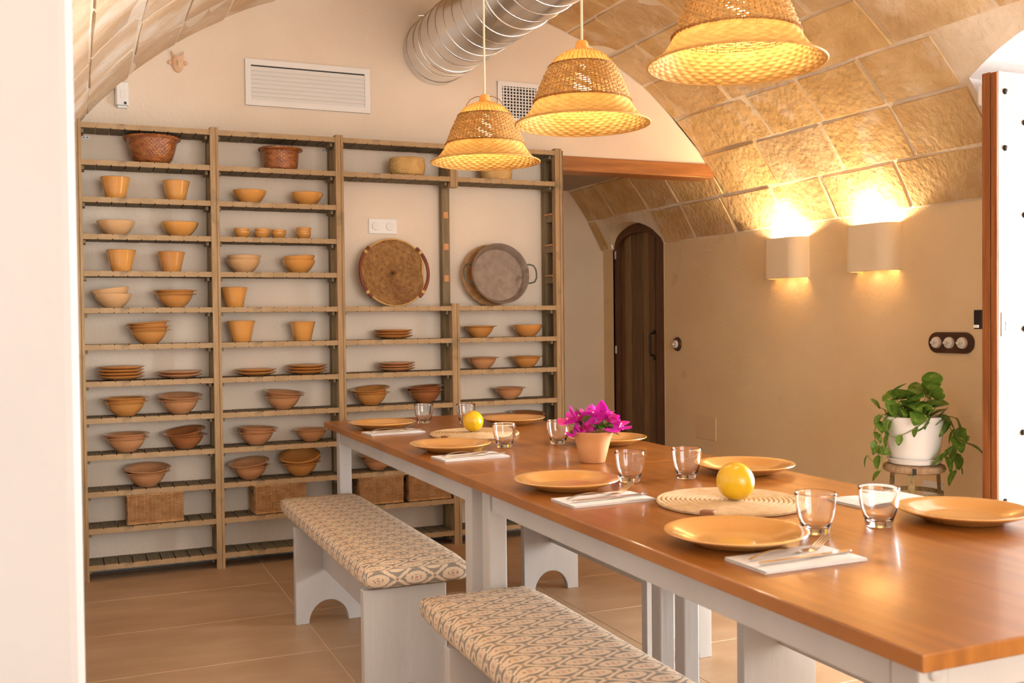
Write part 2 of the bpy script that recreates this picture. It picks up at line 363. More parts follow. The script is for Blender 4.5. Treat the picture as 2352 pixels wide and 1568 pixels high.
quad_strip(tr, [vp(th_low(y), y, VR - .0015) for y in ey], [(XE, y, zent(y) - .06) for y in ey])
for y in (E0, E1):
    zz = [0, .6, 1.2, 1.722] + [1.722 + (zent(y) - 1.722) * k / 5 for k in range(1, 6)]
    def xv(z): return XR if z <= 1.722 else VX + math.sqrt((VR - .0015) ** 2 - (z - VZ) ** 2)
    quad_strip(tr, [(xv(z), y, z) for z in zz], [(XE, y, z - (.06 if z > 2.1 else 0)) for z in zz])
o = tr.build('trim_2', PLASTER_W); tag(o, 'white plastered arched reveal of the entrance opening', 'reveal', kind='structure')
wo = MB().box(XE, XE + .1, E0, -.6, 0, 3.2); wo.box(XE, XE + .1, -7, E1, 0, 3.2); wo.box(XE, XE + .1, E1, E0, 2.26, 3.2)
o = wo.build('wall_outer', PLASTER_W, smooth=False); tag(o, 'white outer wall face around the entrance', 'wall', kind='structure')

# back (gable) wall following the vault, recess walls and ceiling
gw = MB()
def gable_poly(x0, x1, z0, n=40):
    pts = [(x0, z0), (x1, z0)]
    for i in range(n + 1):
        x = x1 + (x0 - x1) * i / n; pts.append((x, VZ + math.sqrt(max(0, (VR + .03) ** 2 - (x - VX) ** 2))))
    return pts
gw.prism(gable_poly(-.36, 2.462, 0), YB, YB + .16); gw.prism(gable_poly(2.462, 3.66, 2.115), YB, YB + .16)
wall_back = gw.build('wall_back', PLASTER, smooth=False); tag(wall_back, 'peach plastered gable wall behind the shelves', 'wall', kind='structure')
rw = MB().box(2.40, 3.98, YREC, YREC + .1, 0, ZREC + .1)
o = rw.build('wall_recess', PLASTER_REC, smooth=False); tag(o, 'plastered end wall of the recess beside the door', 'wall', kind='structure')
o = MB().box(2.30, 2.462, YB + .16, YREC, 0, ZREC + .1).build('wall_recess_side', PLASTER_REC, smooth=False); tag(o, 'plastered side wall of the recess behind the shelf', 'wall', kind='structure')
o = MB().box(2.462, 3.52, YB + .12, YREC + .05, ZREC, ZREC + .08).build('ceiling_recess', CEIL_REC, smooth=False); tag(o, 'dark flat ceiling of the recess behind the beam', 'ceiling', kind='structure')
bm_ = MB().box(2.462, 3.575, YB - .012, YB + .15, 2.043, 2.128)
o = bm_.build('beam', BEAM, bevel=.006); tag(o, 'varnished brown wooden beam spanning the recess opening', 'beam')
# left wall and the white pier close to the camera
o = MB().box(XL - .18, XL, -9.2, YB + .1, 0, vp(TH0, 0)[2]).build('wall_left', PLASTER_W, smooth=False); tag(o, 'white plastered left wall under the vault', 'wall', kind='structure')
o = MB().box(XL - .02, -.038, -3.56, -3.34, 0, 2.09).build('pier', PIERM, bevel=.018, seg=3); tag(o, 'white plastered pier in the left foreground', 'pier', kind='structure')
o = MB().box(.0, 2.40, YB - .008, YB, 0, .07).build('baseboard_back', BASEB, smooth=False); tag(o, 'low grey baseboard behind the shelves', 'baseboard', kind='structure')

# ------------------------------------------------------------------ small arched door in right wall
dr = thing('door_1', 'dark narrow plank door with arched top in right wall', 'door', (XR + .04, 0, 0), kind='structure')
def arch_poly(a, b, zs, rise, n=14):
    c = (a + b) / 2; h = (b - a) / 2
    return [(a, 0)] + [(c - h * math.cos(PI * i / n), zs + rise * math.sin(PI * i / n) ** .9) for i in range(n + 1)] + [(b, 0)]
npl = 7; pa, pb = D0 + .10, D1 - .035; pw = (pb - pa) / npl
def ztop(y): t = (y - (pa + pb) / 2) / ((pb - pa) / 2); return 1.70 + .13 * math.sqrt(max(0, 1 - t * t))
for i in range(npl):
    y0 = pa + pw * i + .002; y1 = pa + pw * (i + 1) - .002
    poly = [(y0, .01), (y1, .01), (y1, ztop(y1)), ((y0 + y1) / 2, ztop((y0 + y1) / 2)), (y0, ztop(y0))]
    MB().prism(poly, 0, .03 + (i % 2) * .004, axis='x').build('plank', (DOORW, DOORW2, DOORW)[(i * 2) % 3], dr, loc=(-.004 * (i % 2), 0, 0), bevel=.002, seg=1)
fr = MB(); inn = arch_poly(pa, pb, 1.70, .13); out = arch_poly(D0 + .008, D1 - .004, 1.74, .15)
nn = len(inn)
vs = [(-.03, *p) for p in out] + [(-.03, *p) for p in inn] + [(.05, *p) for p in out] + [(.05, *p) for p in inn]
fs = []
for i in range(nn - 1):
    fs += [(i, i + 1, nn + i + 1, nn + i), (2 * nn + i, 3 * nn + i, 3 * nn + i + 1, 2 * nn + i + 1), (i, 2 * nn + i, 2 * nn + i + 1, i + 1), (nn + i, nn + i + 1, 3 * nn + i + 1, 3 * nn + i)]
fr.add(vs, fs).build('frame', DFRAME, dr)
MB().tube([(0, 1.33, .92), (-.035, 1.33, .92), (-.04, 1.33, .94), (-.04, 1.33, 1.06), (-.035, 1.33, 1.08), (0, 1.33, 1.08)], .008, 6).build('handle', IRON, dr)
for z in (.90, 1.09): MB().box(-.006, 0, 1.315, 1.345, z - .015, z + .015).build('handle_plate', IRON, dr)
for z in (.95, 1.68): MB().box(-.034, -.028, D1 - .03, D1 - .012, z - .03, z + .03).build('hinge', WHITEM, dr)
MB().box(.05, .07, D0, D1, 0, 1.9).build('backing', DFRAME, dr, smooth=False)

# ------------------------------------------------------------------ entrance door leaf standing open
ex = 3.425; ya, yb2 = -2.035, -1.955; lz = 2.185
dl = thing('door_2', 'open wooden entrance door leaf, brown edge and whitewashed studded face', 'door', (ex, yb2, 0), kind='structure')
LW = 1.0; H = ya - yb2
MB().box(.0, LW, H * .52, 0, .02, lz).build('inner_board', DEDGE, dl, bevel=.004)
for i in range(5):
    MB().box(.002 + .2 * i, .2 * (i + 1) - .002, H, H * .55, .02, lz - .004).build('plank', DWHITE, dl, bevel=.003)
MB().box(-.004, .014, H * .98, H * .60, .02, lz - .006).build('edge_strip', DEDGE, dl, bevel=.003)
stud = MB().lathe([(.0, .012), (.008, .010), (.012, .004), (.013, 0)], 10).mesh('stud', IRON)
for (sx, sz) in ((.04, 2.10), (.04, 1.87), (.15, 1.98), (.15, 1.60), (.15, 1.13), (.14, .70), (.26, 2.10), (.26, 1.60), (.26, 1.13), (.04, .42)):
    obj('stud', stud, dl, (sx, H, sz), (R_(90), 0, 0))
MB().box(.018, .066, H - .004, H, 1.10, 1.20).build('keyhole_plate', WHITEM, dl, bevel=.002)
MB().lathe([(0, .002), (.006, .002), (.006, 0)], 10).build('keyhole', BLACK, dl, (.042, H - .004, 1.155), (R_(90), 0, 0))
MB().box(.038, .046, H - .0055, H - .004, 1.12, 1.15).build('keyhole_slot', BLACK, dl, smooth=False)
MB().box(-.003, .10, .0, .04, 1.13, 1.21).build('lock_body', IRON, dl, bevel=.003)
MB().box(-.012, .02, .012, .034, 1.135, 1.148).build('latch_bolt', PORC, dl, bevel=.002)
s = MB().box(0, .03, 0, .022, -.04, .04).build('contact_sensor', WHITEP, None, (ex + .002, yb2 + .001, 2.10), bevel=.005); tag(s, 'small white contact sensor at the top of the entrance door', 'sensor')

# ------------------------------------------------------------------ wall things
g = thing('air_grille', 'wide white slatted air grille on the gable wall', 'vent', (.77, YB, 2.288))
W_, H_ = .645, .232
MB().box(.0, W_, -.004, 0, 0, H_).build('backing', DARKV, g, smooth=False)
f = MB(); t_ = .028
for a in ((0, W_, 0, t_), (0, W_, H_ - t_, H_), (0, t_, t_, H_ - t_), (W_ - t_, W_, t_, H_ - t_)): f.box(a[0], a[1], -.014, 0, a[2], a[3])
f.build('frame', WHITEM, g, smooth=False)
sl = MB().add([(t_, -.012, -.0135), (W_ - t_, -.012, -.0135), (W_ - t_, -.003, .0125), (t_, -.003, .0125), (t_, -.010, -.0135), (W_ - t_, -.010, -.0135), (W_ - t_, -.001, .0125), (t_, -.001, .0125)],
     [(0, 1, 2, 3), (7, 6, 5, 4), (0, 4, 5, 1), (3, 2, 6, 7), (0, 3, 7, 4), (1, 5, 6, 2)]).mesh('slat', WHITEM, smooth=False)
for i in range(8): obj('slat', sl, g, (0, 0, t_ + .012 + .0212 * i))
g = thing('square_vent', 'white grid vent partly behind the pendant lamps', 'vent', (2.146, YB, 2.295)); W2, H2 = .262, .226
MB().box(.0, W2, -.004, 0, 0, H2).build('backing', DARKV, g, smooth=False)
f = MB(); t_ = .026
for a in ((0, W2, 0, t_), (0, W2, H2 - t_, H2), (0, t_, t_, H2 - t_), (W2 - t_, W2, t_, H2 - t_)): f.box(a[0], a[1], -.013, 0, a[2], a[3])
f.build('frame', WHITEM, g, smooth=False)
vb = MB().box(-.003, .003, -.011, -.005, t_, H2 - t_).mesh('vertical_bar', WHITEM, smooth=False); hb = MB().box(t_, W2 - t_, -.013, -.007, -.0025, .0025).mesh('horizontal_bar', WHITEM, smooth=False)
for i in range(11): obj('vertical_bar', vb, g, (t_ + (W2 - 2 * t_) * (i + .5) / 11, 0, 0))
for i in range(10): obj('horizontal_bar', hb, g, (0, 0, t_ + (H2 - 2 * t_) * (i + .5) / 10))
# motion detector
g = thing('motion_detector', 'white motion detector on the gable wall above shelves', 'sensor', (.187, YB, 2.228))
MB().prism([(-.031, 0), (.031, 0), (.031, -.02), (.024, -.034), (-.024, -.034), (-.031, -.02)], 0.012, .122, axis='z').build('body', WHITEP, g, bevel=.004)
MB().prism([(-.026, 0), (.026, 0), (.02, -.02), (-.02, -.02)], 0, .012, axis='z').build('chin', WHITEP, g, bevel=.003)
MB().box(-.008, .022, -.036, -.033, .045, .085).build('window', WHITEM, g, bevel=.001)
MB().lathe([(0, .004), (.006, .004), (.007, 0)], 12).build('lens', BLACK, g, (.014, -.033, .022), (R_(90), 0, 0))
# clay mask
g = thing('clay_mask', 'small terracotta face mask with crown points on gable wall', 'wall mask', (.447, YB, 2.47))
fm = MB(); HZ = [(-.048, .004), (-.043, .014), (-.03, .024), (-.012, .029), (.006, .030), (.02, .029), (.032, .027)]
def facef(u, v):
    i = v * (len(HZ) - 1); k = min(int(i), len(HZ) - 2); t = i - k; z = HZ[k][0] + (HZ[k + 1][0] - HZ[k][0]) * t; wd = HZ[k][1] + (HZ[k + 1][1] - HZ[k][1]) * t
    a = (u - .5) * PI; d = .022 * math.cos(a) * min(1, wd / .026)
    x = wd * math.sin(a)
    nose = .012 * math.exp(-((x / .005) ** 2)) * math.exp(-(((z + .008) / .011) ** 2)); eyes = -.006 * sum(math.exp(-(((x - sx * .011) / .005) ** 2) - (((z - .008) / .004) ** 2)) for sx in (-1, 1))
    mouth = -.005 * math.exp(-((x / .009) ** 2) - (((z + .026) / .003) ** 2))
    return (x, -d - nose - eyes - mouth, z)
fm.grid(facef, 24, 24).build('face', CLAYM, g)
for sx in (-1, 1):
    MB().prism([(sx * .006, .028), (sx * .026, .026), (sx * .030, .058)], -.014, -.003).build('crown_point', CLAYM, g, bevel=.002)
    MB().lathe([(0, .006), (.006, .007), (.011, .003), (.011, 0)], 12).build('ear', CLAYM, g, (sx * .036, -.004, .0), (R_(90), 0, 0))
# double socket
g = thing('double_socket', 'white double wall socket above the woven tray', 'socket', (1.476, YB, 1.695))
MB().box(-.078, .078, -.009, 0, -.04, .04).build('plate', WHITEP, g, bevel=.003)
for sx in (-.038, .038):
    MB().lathe([(.021, 0), (.022, -.001), (.021, -.006), (.0, -.006)], 24).build('outlet', WHITEM, g, (sx, -.0095, 0), (R_(-90), 0, 0))
    for dx in (-.0095, .0095): MB().lathe([(0, .0005), (.0028, .0005), (.0028, 0)], 8).build('pin_hole', BLACK, g, (sx + dx, -.0102, 0), (R_(90), 0, 0))
    for dz in (-.018, .018): MB().box(-.003, .003, -.0135, -.009, dz - .002, dz + .002).build('earth_clip', IRON, g, (sx, 0, 0), smooth=False)
# corner brackets under the top board
for k, (x, lb) in enumerate(((.022, 'small white metal bracket at top left corner of shelves'), (1.170, 'small white metal bracket right of the smaller brown basket'))):
    g = thing('corner_bracket', lb, 'bracket', (x, YB, 2.08), group='shelf fixing brackets')
    MB().box(-.018, .018, -.003, 0, -.009, .009).build('plate', WHITEM, g, bevel=.001)
    for dx in (-.008, .008): MB().lathe([(0, .001), (.003, .001), (.003, 0)], 8).build('screw', IRON, g, (dx, -.003, 0), (R_(90), 0, 0))
# round switch + triple switch + hatch on right wall
def porcelain(parent, y, z):
    k = MB().lathe([(.0, .020), (.014, .020), (.025, .016), (.028, .008), (.028, 0)], 24).build('porcelain_disc', PORC, parent, (-.014, y, z), (0, R_(-90), 0))
    MB().box(-.006, .006, -.004, .016, .019, .032).build('knob', PORC, k, bevel=.003)
    for d in (-.012, .012): MB().lathe([(0, .0005), (.0025, .0005), (.0025, 0)], 8).build('screw', IRON, k, (0, d, .0195))
g = thing('round_switch', 'round porcelain switch on dark base beside small door', 'switch', (XR, .957, 1.009))
MB().lathe([(0, .016), (.040, .016), (.046, .012), (.049, .005), (.049, 0)], 28).build('base', SWBASE, g, (0, 0, 0), (0, R_(-90), 0)); porcelain(g, 0, 0)
g = thing('triple_switch', 'three porcelain switches on a dark oval base above plant', 'switch', (XR, -1.445, 1.058))
s = MB(); pl = []
for i in range(17): a = PI / 2 + PI * i / 16; pl.append((-.084 + .05 * math.cos(a), .05 * math.sin(a)))
for i in range(17): a = -PI / 2 + PI * i / 16; pl.append((.084 + .05 * math.cos(a), .05 * math.sin(a)))
s.prism(pl, -.016, 0, axis='x').build('base', SWBASE, g, bevel=.004)
for y in (-.078, 0, .078): porcelain(g, y, 0)
o = MB().box(-.006, .01, -.114, .114, -.078, .078).build('wall_hatch', PANEL, None, (XR, .618, .46), bevel=.003); tag(o, 'square ochre painted access hatch low on the right wall', 'hatch')

o = MB().box(-.008, .004, -.062, .062, -.06, .06).build('wall_plate', WHITEP, None, (XR, -1.328, .318), bevel=.003); tag(o, 'white square wall plate low behind the plant stool', 'wall plate')
# sconces: open half-round plaster bowls with an uplight inside
def sconce(y0, y1, z0, z1, label):
    g = thing('wall_sconce', label, 'wall lamp', (XR, (y0 + y1) / 2, z0), group='plaster wall sconces'); w2 = abs(y1 - y0) / 2; d = .105; hh = z1 - z0; t = .016
    def prof(o, n=16):
        pts = [(0, w2 - o)]
        rr = .075 - o * .6
        for i in range(n + 1): a = PI / 2 * i / n; pts.append((-(d - o - rr) - rr * math.sin(a), (w2 - o - rr) + rr * math.cos(a)))
        for i in range(n + 1): a = PI / 2 * (1 - i / n); pts.append((-(d - o - rr) - rr * math.sin(a), -(w2 - o - rr) - rr * math.cos(a)))
        pts.append((0, -(w2 - o))); return pts
    A = prof(0); B = prof(t); n = len(A); s = MB()
    vs = [(x, y, 0) for x, y in A] + [(x, y, hh) for x, y in A] + [(x, y, 0) for x, y in B] + [(x, y, hh) for x, y in B]
    fs = []
    for i in range(n - 1): fs += [(i, i + 1, n + i + 1, n + i), (2 * n + i, 3 * n + i, 3 * n + i + 1, 2 * n + i + 1), (n + i, n + i + 1, 3 * n + i + 1, 3 * n + i), (i, 2 * n + i, 2 * n + i + 1, i + 1)]
    s.add(vs, fs).build('shell', SCONCE_M, g, angle=50)
    MB().prism([(x * .8, y * .86) for x, y in B], .03, .045, axis='z').build('shelf_plate', SCONCE_M, g)
    b = MB().lathe([(.0, .05), (.008, .048), (.013, .04), (.015, .0), (.0, 0)], 12).build('bulb', BULB, g, (-.05, 0, .06))
    l = bpy.data.lights.new('sconce_light', 'POINT'); l.energy = 15; l.color = (1.0, .76, .45); l.shadow_soft_size = .022; obj('sconce_light', l, g, (-.05, 0, hh - .055))
    l2 = bpy.data.lights.new('sconce_down', 'SPOT'); l2.energy = .12; l2.color = (1, .7, .4); l2.spot_size = R_(120); l2.shadow_soft_size = .02; obj('sconce_down', l2, g, (-.04, 0, .012))
sconce(-.105, -.425, 1.412, 1.645, 'plaster wall sconce nearer the small arched door')
sconce(-.795, -1.125, 1.420, 1.662, 'plaster wall sconce nearer the entrance door')

# spiral duct
g = thing('ventilation_duct', 'galvanised spiral ventilation duct running under the vault', 'duct', (1.782, YB, 2.646))
dr_ = .18; LD = 4.6
s = MB(); nseg = 48
s.lathe([(dr_, 0), (dr_, LD)], nseg).build('tube', GALV, g, (0, .02, 0), (R_(90), 0, 0))
sp = []; pitch = .118
for i in range(int(LD / pitch * 40)): a = 2 * PI * i / 40; sp.append(((dr_ + .001) * math.cos(a), -pitch * i / 40, (dr_ + .001) * math.sin(a)))
MB().tube(sp, .0024, 5).build('spiral_seam', GALV, g)
for yy in (-.26, -1.15):
    cl = MB(); cl.lathe([(dr_, -.012), (dr_ + .004, -.010), (dr_ + .004, .010), (dr_, .012)], nseg); cb = cl.build('clamp_band', GALV, g, (0, yy, 0), (R_(90), 0, 0))
    MB().tube([(0, 0, -.02), (0, 0, .02)], .005, 8).build('clamp_bolt', GALV, cb, (-dr_ * .82 - .006, dr_ * .62, 0), (0, R_(60), 0))

# ------------------------------------------------------------------ shelf unit
SU = .170455
def rz(i): return (12.43 - i) * SU
BX = [(0, .570), (.609, 1.180), (1.219, 1.792), (1.834, 2.405)]; SD = .180; BT = .0245
shelf = thing('shelf_unit', 'tall rustic wooden shelf unit of four bays along the gable wall', 'shelf', (0, 0, 0))
def batten(w):
    n = 9; p = w / n; top = [(0, BT)]; bot = [(0, 0)]
    for i in range(1, n):
        x = p * i; top += [(x - .0022, BT), (x - .0022, BT - .004), (x + .0022, BT - .004), (x + .0022, BT)]; bot += [(x - .0022, 0), (x - .0022, .004), (x + .0022, .004), (x + .0022, 0)]
    top.append((w, BT)); bot.append((w, 0))
    vs = []; 
    s = MB(); P = list(zip(bot, top)); m = len(P)
    vs = [(b[0], 0, b[1]) for b, t in P] + [(t[0], 0, t[1]) for b, t in P] + [(b[0], .012, b[1]) for b, t in P] + [(t[0], .012, t[1]) for b, t in P]
    fs = []
    for i in range(m - 1): fs += [(i, i + 1, m + i + 1, m + i), (2 * m + i, 3 * m + i, 3 * m + i + 1, 2 * m + i + 1), (m + i, m + i + 1, 3 * m + i + 1, 3 * m + i), (i, 2 * m + i, 2 * m + i + 1, i + 1)]
    s.add(vs, fs)
    for x in (0, w - .02): s.box(x, x + .012, .03, SD - .05, -.018, -.001, 1)   # bearers under the slats at both ends
    return s.mesh('shelf_board', [WOODF, WOODO], smooth=False)
slat_me = None; stuff = MB(); cnt = 0
rows = {0: list(range(13)), 1: list(range(13)), 2: [0, 1, 5, 6, 7, 8, 9, 10, 11, 12], 3: [0, 1, 5, 6, 7, 8, 9, 10, 11, 12]}
def shown(b, r):
    if r in (5, 6): return False
    if b < 2: return True
    return r in (0, 1, 7, 8) or (b == 2 and r in (10, 11))
for b, (x0, x1) in enumerate(BX):
    w_ = x1 - x0; bmesh_ = batten(w_); p = w_ / 9
    slm = MB().box(.0025, p - .0025, .0125, SD, .0005, BT - .0005).mesh('slat', WOODD, smooth=False)
    for r in rows[b]:
        z = rz(r) - BT; bo = obj('shelf_board', bmesh_, shelf, (x0, 0, z))
        for k in range(9):
            if shown(b, r): so = obj('slat', slm, bo, (p * k, 0, rnd.uniform(-.0008, .0008))); cnt += 1
            else: stuff.box(x0 + p * k + .0025, x0 + p * (k + 1) - .0025, .0125, SD, z + .0005, z + BT - .0005)
so = stuff.build('hidden_slats', WOODD, shelf, smooth=False); so['kind'] = 'stuff'
def post(x0, x1, y0, y1, z0, z1, m, name='post'):
    s = MB()
    if y0 < .01:  # front posts carry a shallow groove
        c = (x0 + x1) / 2; pl = [(x0, y0), (c + .004, y0), (c + .004, y0 + .004), (c + .008, y0 + .004), (c + .008, y0), (x1, y0), (x1, y1), (x0, y1)]
        s.prism(pl, z0, z1, axis='z')
    else: s.box(x0, x1, y0, y1, z0, z1)
    return s.build(name, m, shelf, smooth=False)
PX = [(-.040, 0), (.570, .609), (1.180, 1.219), (1.792, 1.834), (2.405, 2.445)]; ZT = rz(0) + .012
for i, (a, b) in enumerate(PX):
    if i == 3:
        post(a, b, -.004, .04, rz(1) - .055, ZT, WOODFZ); post(a, b, -.004, .04, 0, rz(5) + .014, WOODFZ)
    else: post(a, b, -.004, .04, 0, ZT, WOODFZ)
    post(a, b, .135, SD, 0, ZT, WOODO, 'back_post')
    for r in range(13):
        if i == 3 and r in (2, 3, 4): continue
        MB().box(a + .004, b - .004, .04, .135, rz(r) - .045, rz(r) - .001).build('rung', WOODO, shelf, smooth=False)
MB().box(2.447, 2.457, 0.004, SD, .01, ZT - .01).build('side_panel', WOODD, shelf, smooth=False)
for r in (2, 3, 4):  # fresh cut marks where boards were taken out
    MB().box(1.80, 1.826, .133, .1352, rz(r) - .035, rz(r) - .002).build('cut_mark', FRESH, shelf, smooth=False)
    MB().box(2.4015, 2.409, .042, .133, rz(r) - .006, rz(r) + .002).build('cut_mark', FRESH, shelf, smooth=False)

# ------------------------------------------------------------------ pottery shapes
def closed_profile(outer, t):  # outer profile bottom->top; returns solid-walled vessel
    inner = [(max(r - t, .001), z if i else z) for i, (r, z) in enumerate(outer)]
    inner = [(max(r - t, .0005), max(z, outer[0][1] + t)) for r, z in outer][::-1]
    rim_r = outer[-1][0] - t / 2; rim_z = outer[-1][1] + t * .45
    return [(.0005, outer[0][1])] + outer + [(rim_r, rim_z)] + inner + [(.0005, outer[0][1] + t)]
def pot_mesh(name, m): return MB().lathe(closed_profile([(.040, 0), (.042, .004), (.049, .035), (.056, .065), (.0635, .094)], .005), 36).mesh(name, m, angle=60)
def bowl_mesh(name, m): return MB().lathe(closed_profile([(.040, 0), (.043, .004), (.058, .018), (.072, .036), (.081, .054), (.084, .064)], .005), 40).mesh(name, m, angle=60)
def rim_mesh(name, m):
    o = [(.040, 0), (.043, .004), (.058, .016), (.072, .033), (.082, .051), (.086, .060), (.094, .0625), (.1035, .0645)]
    return MB().lathe([(.0005, 0)] + o + [(.1045, .067), (.102, .0685), (.094, .067), (.084, .064), (.078, .052), (.068, .035), (.054, .02), (.040, .008), (.0005, .006)], 40).mesh(name, m, angle=60)
def dish_mesh(name, m):  # flat stacking plate
    return MB().lathe([(.0005, 0), (.05, 0), (.06, .003), (.085, .010), (.102, .0165), (.1045, .019), (.102, .021), (.085, .0155), (.06, .008), (.0005, .007)], 40).mesh(name, m, angle=60)
def small_mesh(name, m): return MB().lathe(closed_profile([(.020, 0), (.023, .003), (.033, .014), (.037, .026), (.0385, .034)], .003), 28).mesh(name, m, angle=60)
KIND = {'pot': ('flowerpot', pot_mesh, 'tapered glazed clay pot', 'pot', 0), 'bowl': ('bowl', bowl_mesh, 'round glazed clay bowl', 'bowl', .021),
        'rim': ('rimmed_bowl', rim_mesh, 'rimmed glazed clay bowl', 'bowl', .0175), 'dish': ('clay_plate', dish_mesh, 'glazed clay plate', 'plate', .0145), 'small': ('small_bowl', small_mesh, 'tiny glazed clay bowl', 'bowl', .0125)}
CACHE = {}
ROWN = {1: 'top row', 2: 'second row', 3: 'third row', 4: 'fourth row', 5: 'fifth row', 6: 'sixth row', 7: 'seventh row', 8: 'eighth row', 9: 'ninth row', 10: 'tenth row', 11: 'eleventh row'}
BAYN = ['leftmost bay', 'second bay', 'third bay', 'rightmost bay']
def place(kind, bay, row, x, n, side, g_, wpx=None, tilts=None, y=.088, tiltax=0):
    nm, fn, desc, cat, dz = KIND[kind]
    key = (kind, g_.name)
    if key not in CACHE: CACHE[key] = fn(nm, g_)
    me = CACHE[key]; base = {'pot': .127, 'bowl': .168, 'rim': .209, 'dish': .209, 'small': .077}[kind]; sc = (wpx / base) if wpx else 1
    if bay < 2: where = ROWN[row] + ' of ' + BAYN[bay]
    else:
        k = {6: 'first row', 7: 'second row', 8: 'third row', 9: 'fourth row', 10: 'fifth row'}[row]; where = k + (' below woven tray' if bay == 2 else ' below steel pan')
    z = rz(row); tl = tilts or [0] * n
    for i in range(n):
        pos = '' if n == 1 else (('lower', 'upper') if n == 2 else ('bottom', 'middle', 'top') if n == 3 else ('bottom', 'second', 'third', 'top'))[i] + ' '
        st = '' if n == 1 else 'stacked '
        lab = '%s%s, %s%s' % (pos, desc, (side + ', ') if side else '', where)
        o = obj(nm, me, None, (x + rnd.uniform(-.002, .002) * (n > 1), y, z + i * dz * sc + .0006), (0, 0, rnd.uniform(0, 6)))
        o.scale = (sc, sc, sc)
        a = tl[i] if i < len(tl) else 0
        if a:
            ax = Vector((math.cos(tiltax), math.sin(tiltax), 0)); o.rotation_euler = (Matrix.Rotation(R_(a), 3, ax) @ Matrix.Rotation(rnd.uniform(0, 6), 3, 'Z')).to_euler()
            o.location.z += abs(math.sin(R_(a))) * .042 * sc * (.55 if kind == 'rim' else .8)
        tag(o, lab, cat, desc + 's on the shelves')
# bay 1
place('pot', 0, 2, .147, 1, 'left one', G_HON, .136); place('pot', 0, 2, .420, 1, 'right one', G_HON, .129)
place('bowl', 0, 3, .146, 1, 'left one', G_PALE, .174); place('bowl', 0, 3, .433, 1, 'right one', G_HON, .176)
place('pot', 0, 4, .166, 1, 'left one', G_HON, .136); place('pot', 0, 4, .392, 1, 'right one', G_AMB, .129)
place('bowl', 0, 5, .125, 2, 'left stack', G_PALE, .170, [0, -7], tiltax=PI / 2); place('rim', 0, 5, .405, 2, 'right stack', G_AMB, .204)
place('rim', 0, 6, .285, 3, 'the only stack', G_AMB, .204, [0, 0, -4], tiltax=PI / 2)
place('dish', 0, 7, .155, 4, 'left stack', G_AMB, .214); place('dish', 0, 7, .421, 2, 'right stack', G_RED_DIM, .214)
place('rim', 0, 8, .173, 2, 'left stack', G_AMB, .214); place('rim', 0, 8, .420, 2, 'right stack', G_RED_DIM, .212, [0, 6], tiltax=0)
place('rim', 0, 9, .176, 2, 'left stack', G_RED_DIM, .212); place('rim', 0, 9, .441, 2, 'right stack', G_BRN, .208, [0, 10], tiltax=-.9)
place('rim', 0, 10, .263, 2, 'the only stack', G_RED_DIM, .216, [0, 7], tiltax=0)
# bay 2
place('bowl', 1, 2, .767, 1, 'left one', G_HON, .166); place('bowl', 1, 2, 1.051, 1, 'right one', G_HON, .164)
place('small', 1, 3, .727, 2, 'first stack', G_HON, .078); place('small', 1, 3, .826, 2, 'second stack', G_HON, .079); place('small', 1, 3, .908, 2, 'third stack', G_HON, .074); place('small', 1, 3, 1.033, 3, 'rightmost stack', G_HON, .076)
place('bowl', 1, 4, .734, 2, 'left stack', G_PALE, .164); place('bowl', 1, 4, 1.008, 2, 'right stack', G_HON, .164, [0, -3], tiltax=PI / 2)
place('pot', 1, 5, .685, 1, 'the only one', G_HON, .130)
place('pot', 1, 6, .716, 1, 'left one', G_HON, .137); place('pot', 1, 6, 1.02, 1, 'right one', G_HON, .128)
place('dish', 1, 7, .783, 2, 'left stack', G_AMB, .207); place('dish', 1, 7, 1.037, 3, 'right stack', G_AMB, .207)
place('rim', 1, 8, .916, 2, 'the only stack', G_RED_DIM, .207, [0, 6], tiltax=.9)
place('rim', 1, 9, .782, 2, 'left stack', G_RED_DIM, .205, [0, 3], tiltax=PI / 2); place('rim', 1, 9, 1.054, 1, 'single right one', G_RED_DIM, .19)
place('rim', 1, 10, .747, 2, 'left stack', G_RED_DIM, .205, [0, 9], tiltax=-.8); place('rim', 1, 10, .996, 3, 'right stack', G_AMB, .208, [0, 5, 16], tiltax=-.35)
# bay 3
place('dish', 2, 6, 1.496, 3, '', G_AMB, .206); place('dish', 2, 7, 1.510, 3, '', G_RED_DIM, .203)
place('rim', 2, 8, 1.369, 2, 'left stack', G_AMB, .208, [0, 7], tiltax=-.9); place('rim', 2, 8, 1.667, 2, 'right stack', G_BRN, .210, [0, -4], tiltax=PI / 2)
place('rim', 2, 10, 1.399, 2, '', G_RED_DIM, .19)
# bay 4
place('rim', 3, 6, 1.983, 1, 'left one', G_AMB, .192); place('bowl', 3, 6, 2.268, 1, 'right one', G_AMB, .166)
place('rim', 3, 7, 1.996, 1, 'left one', G_RED_DIM, .192); place('rim', 3, 7, 2.258, 1, 'right one', G_AMB, .19)
place('rim', 3, 8, 2.154, 1, 'the only one', G_RED_DIM, .192); place('rim', 3, 9, 2.262, 2, 'stack behind table', G_BRN, .214, [0, 4], tiltax=.3)

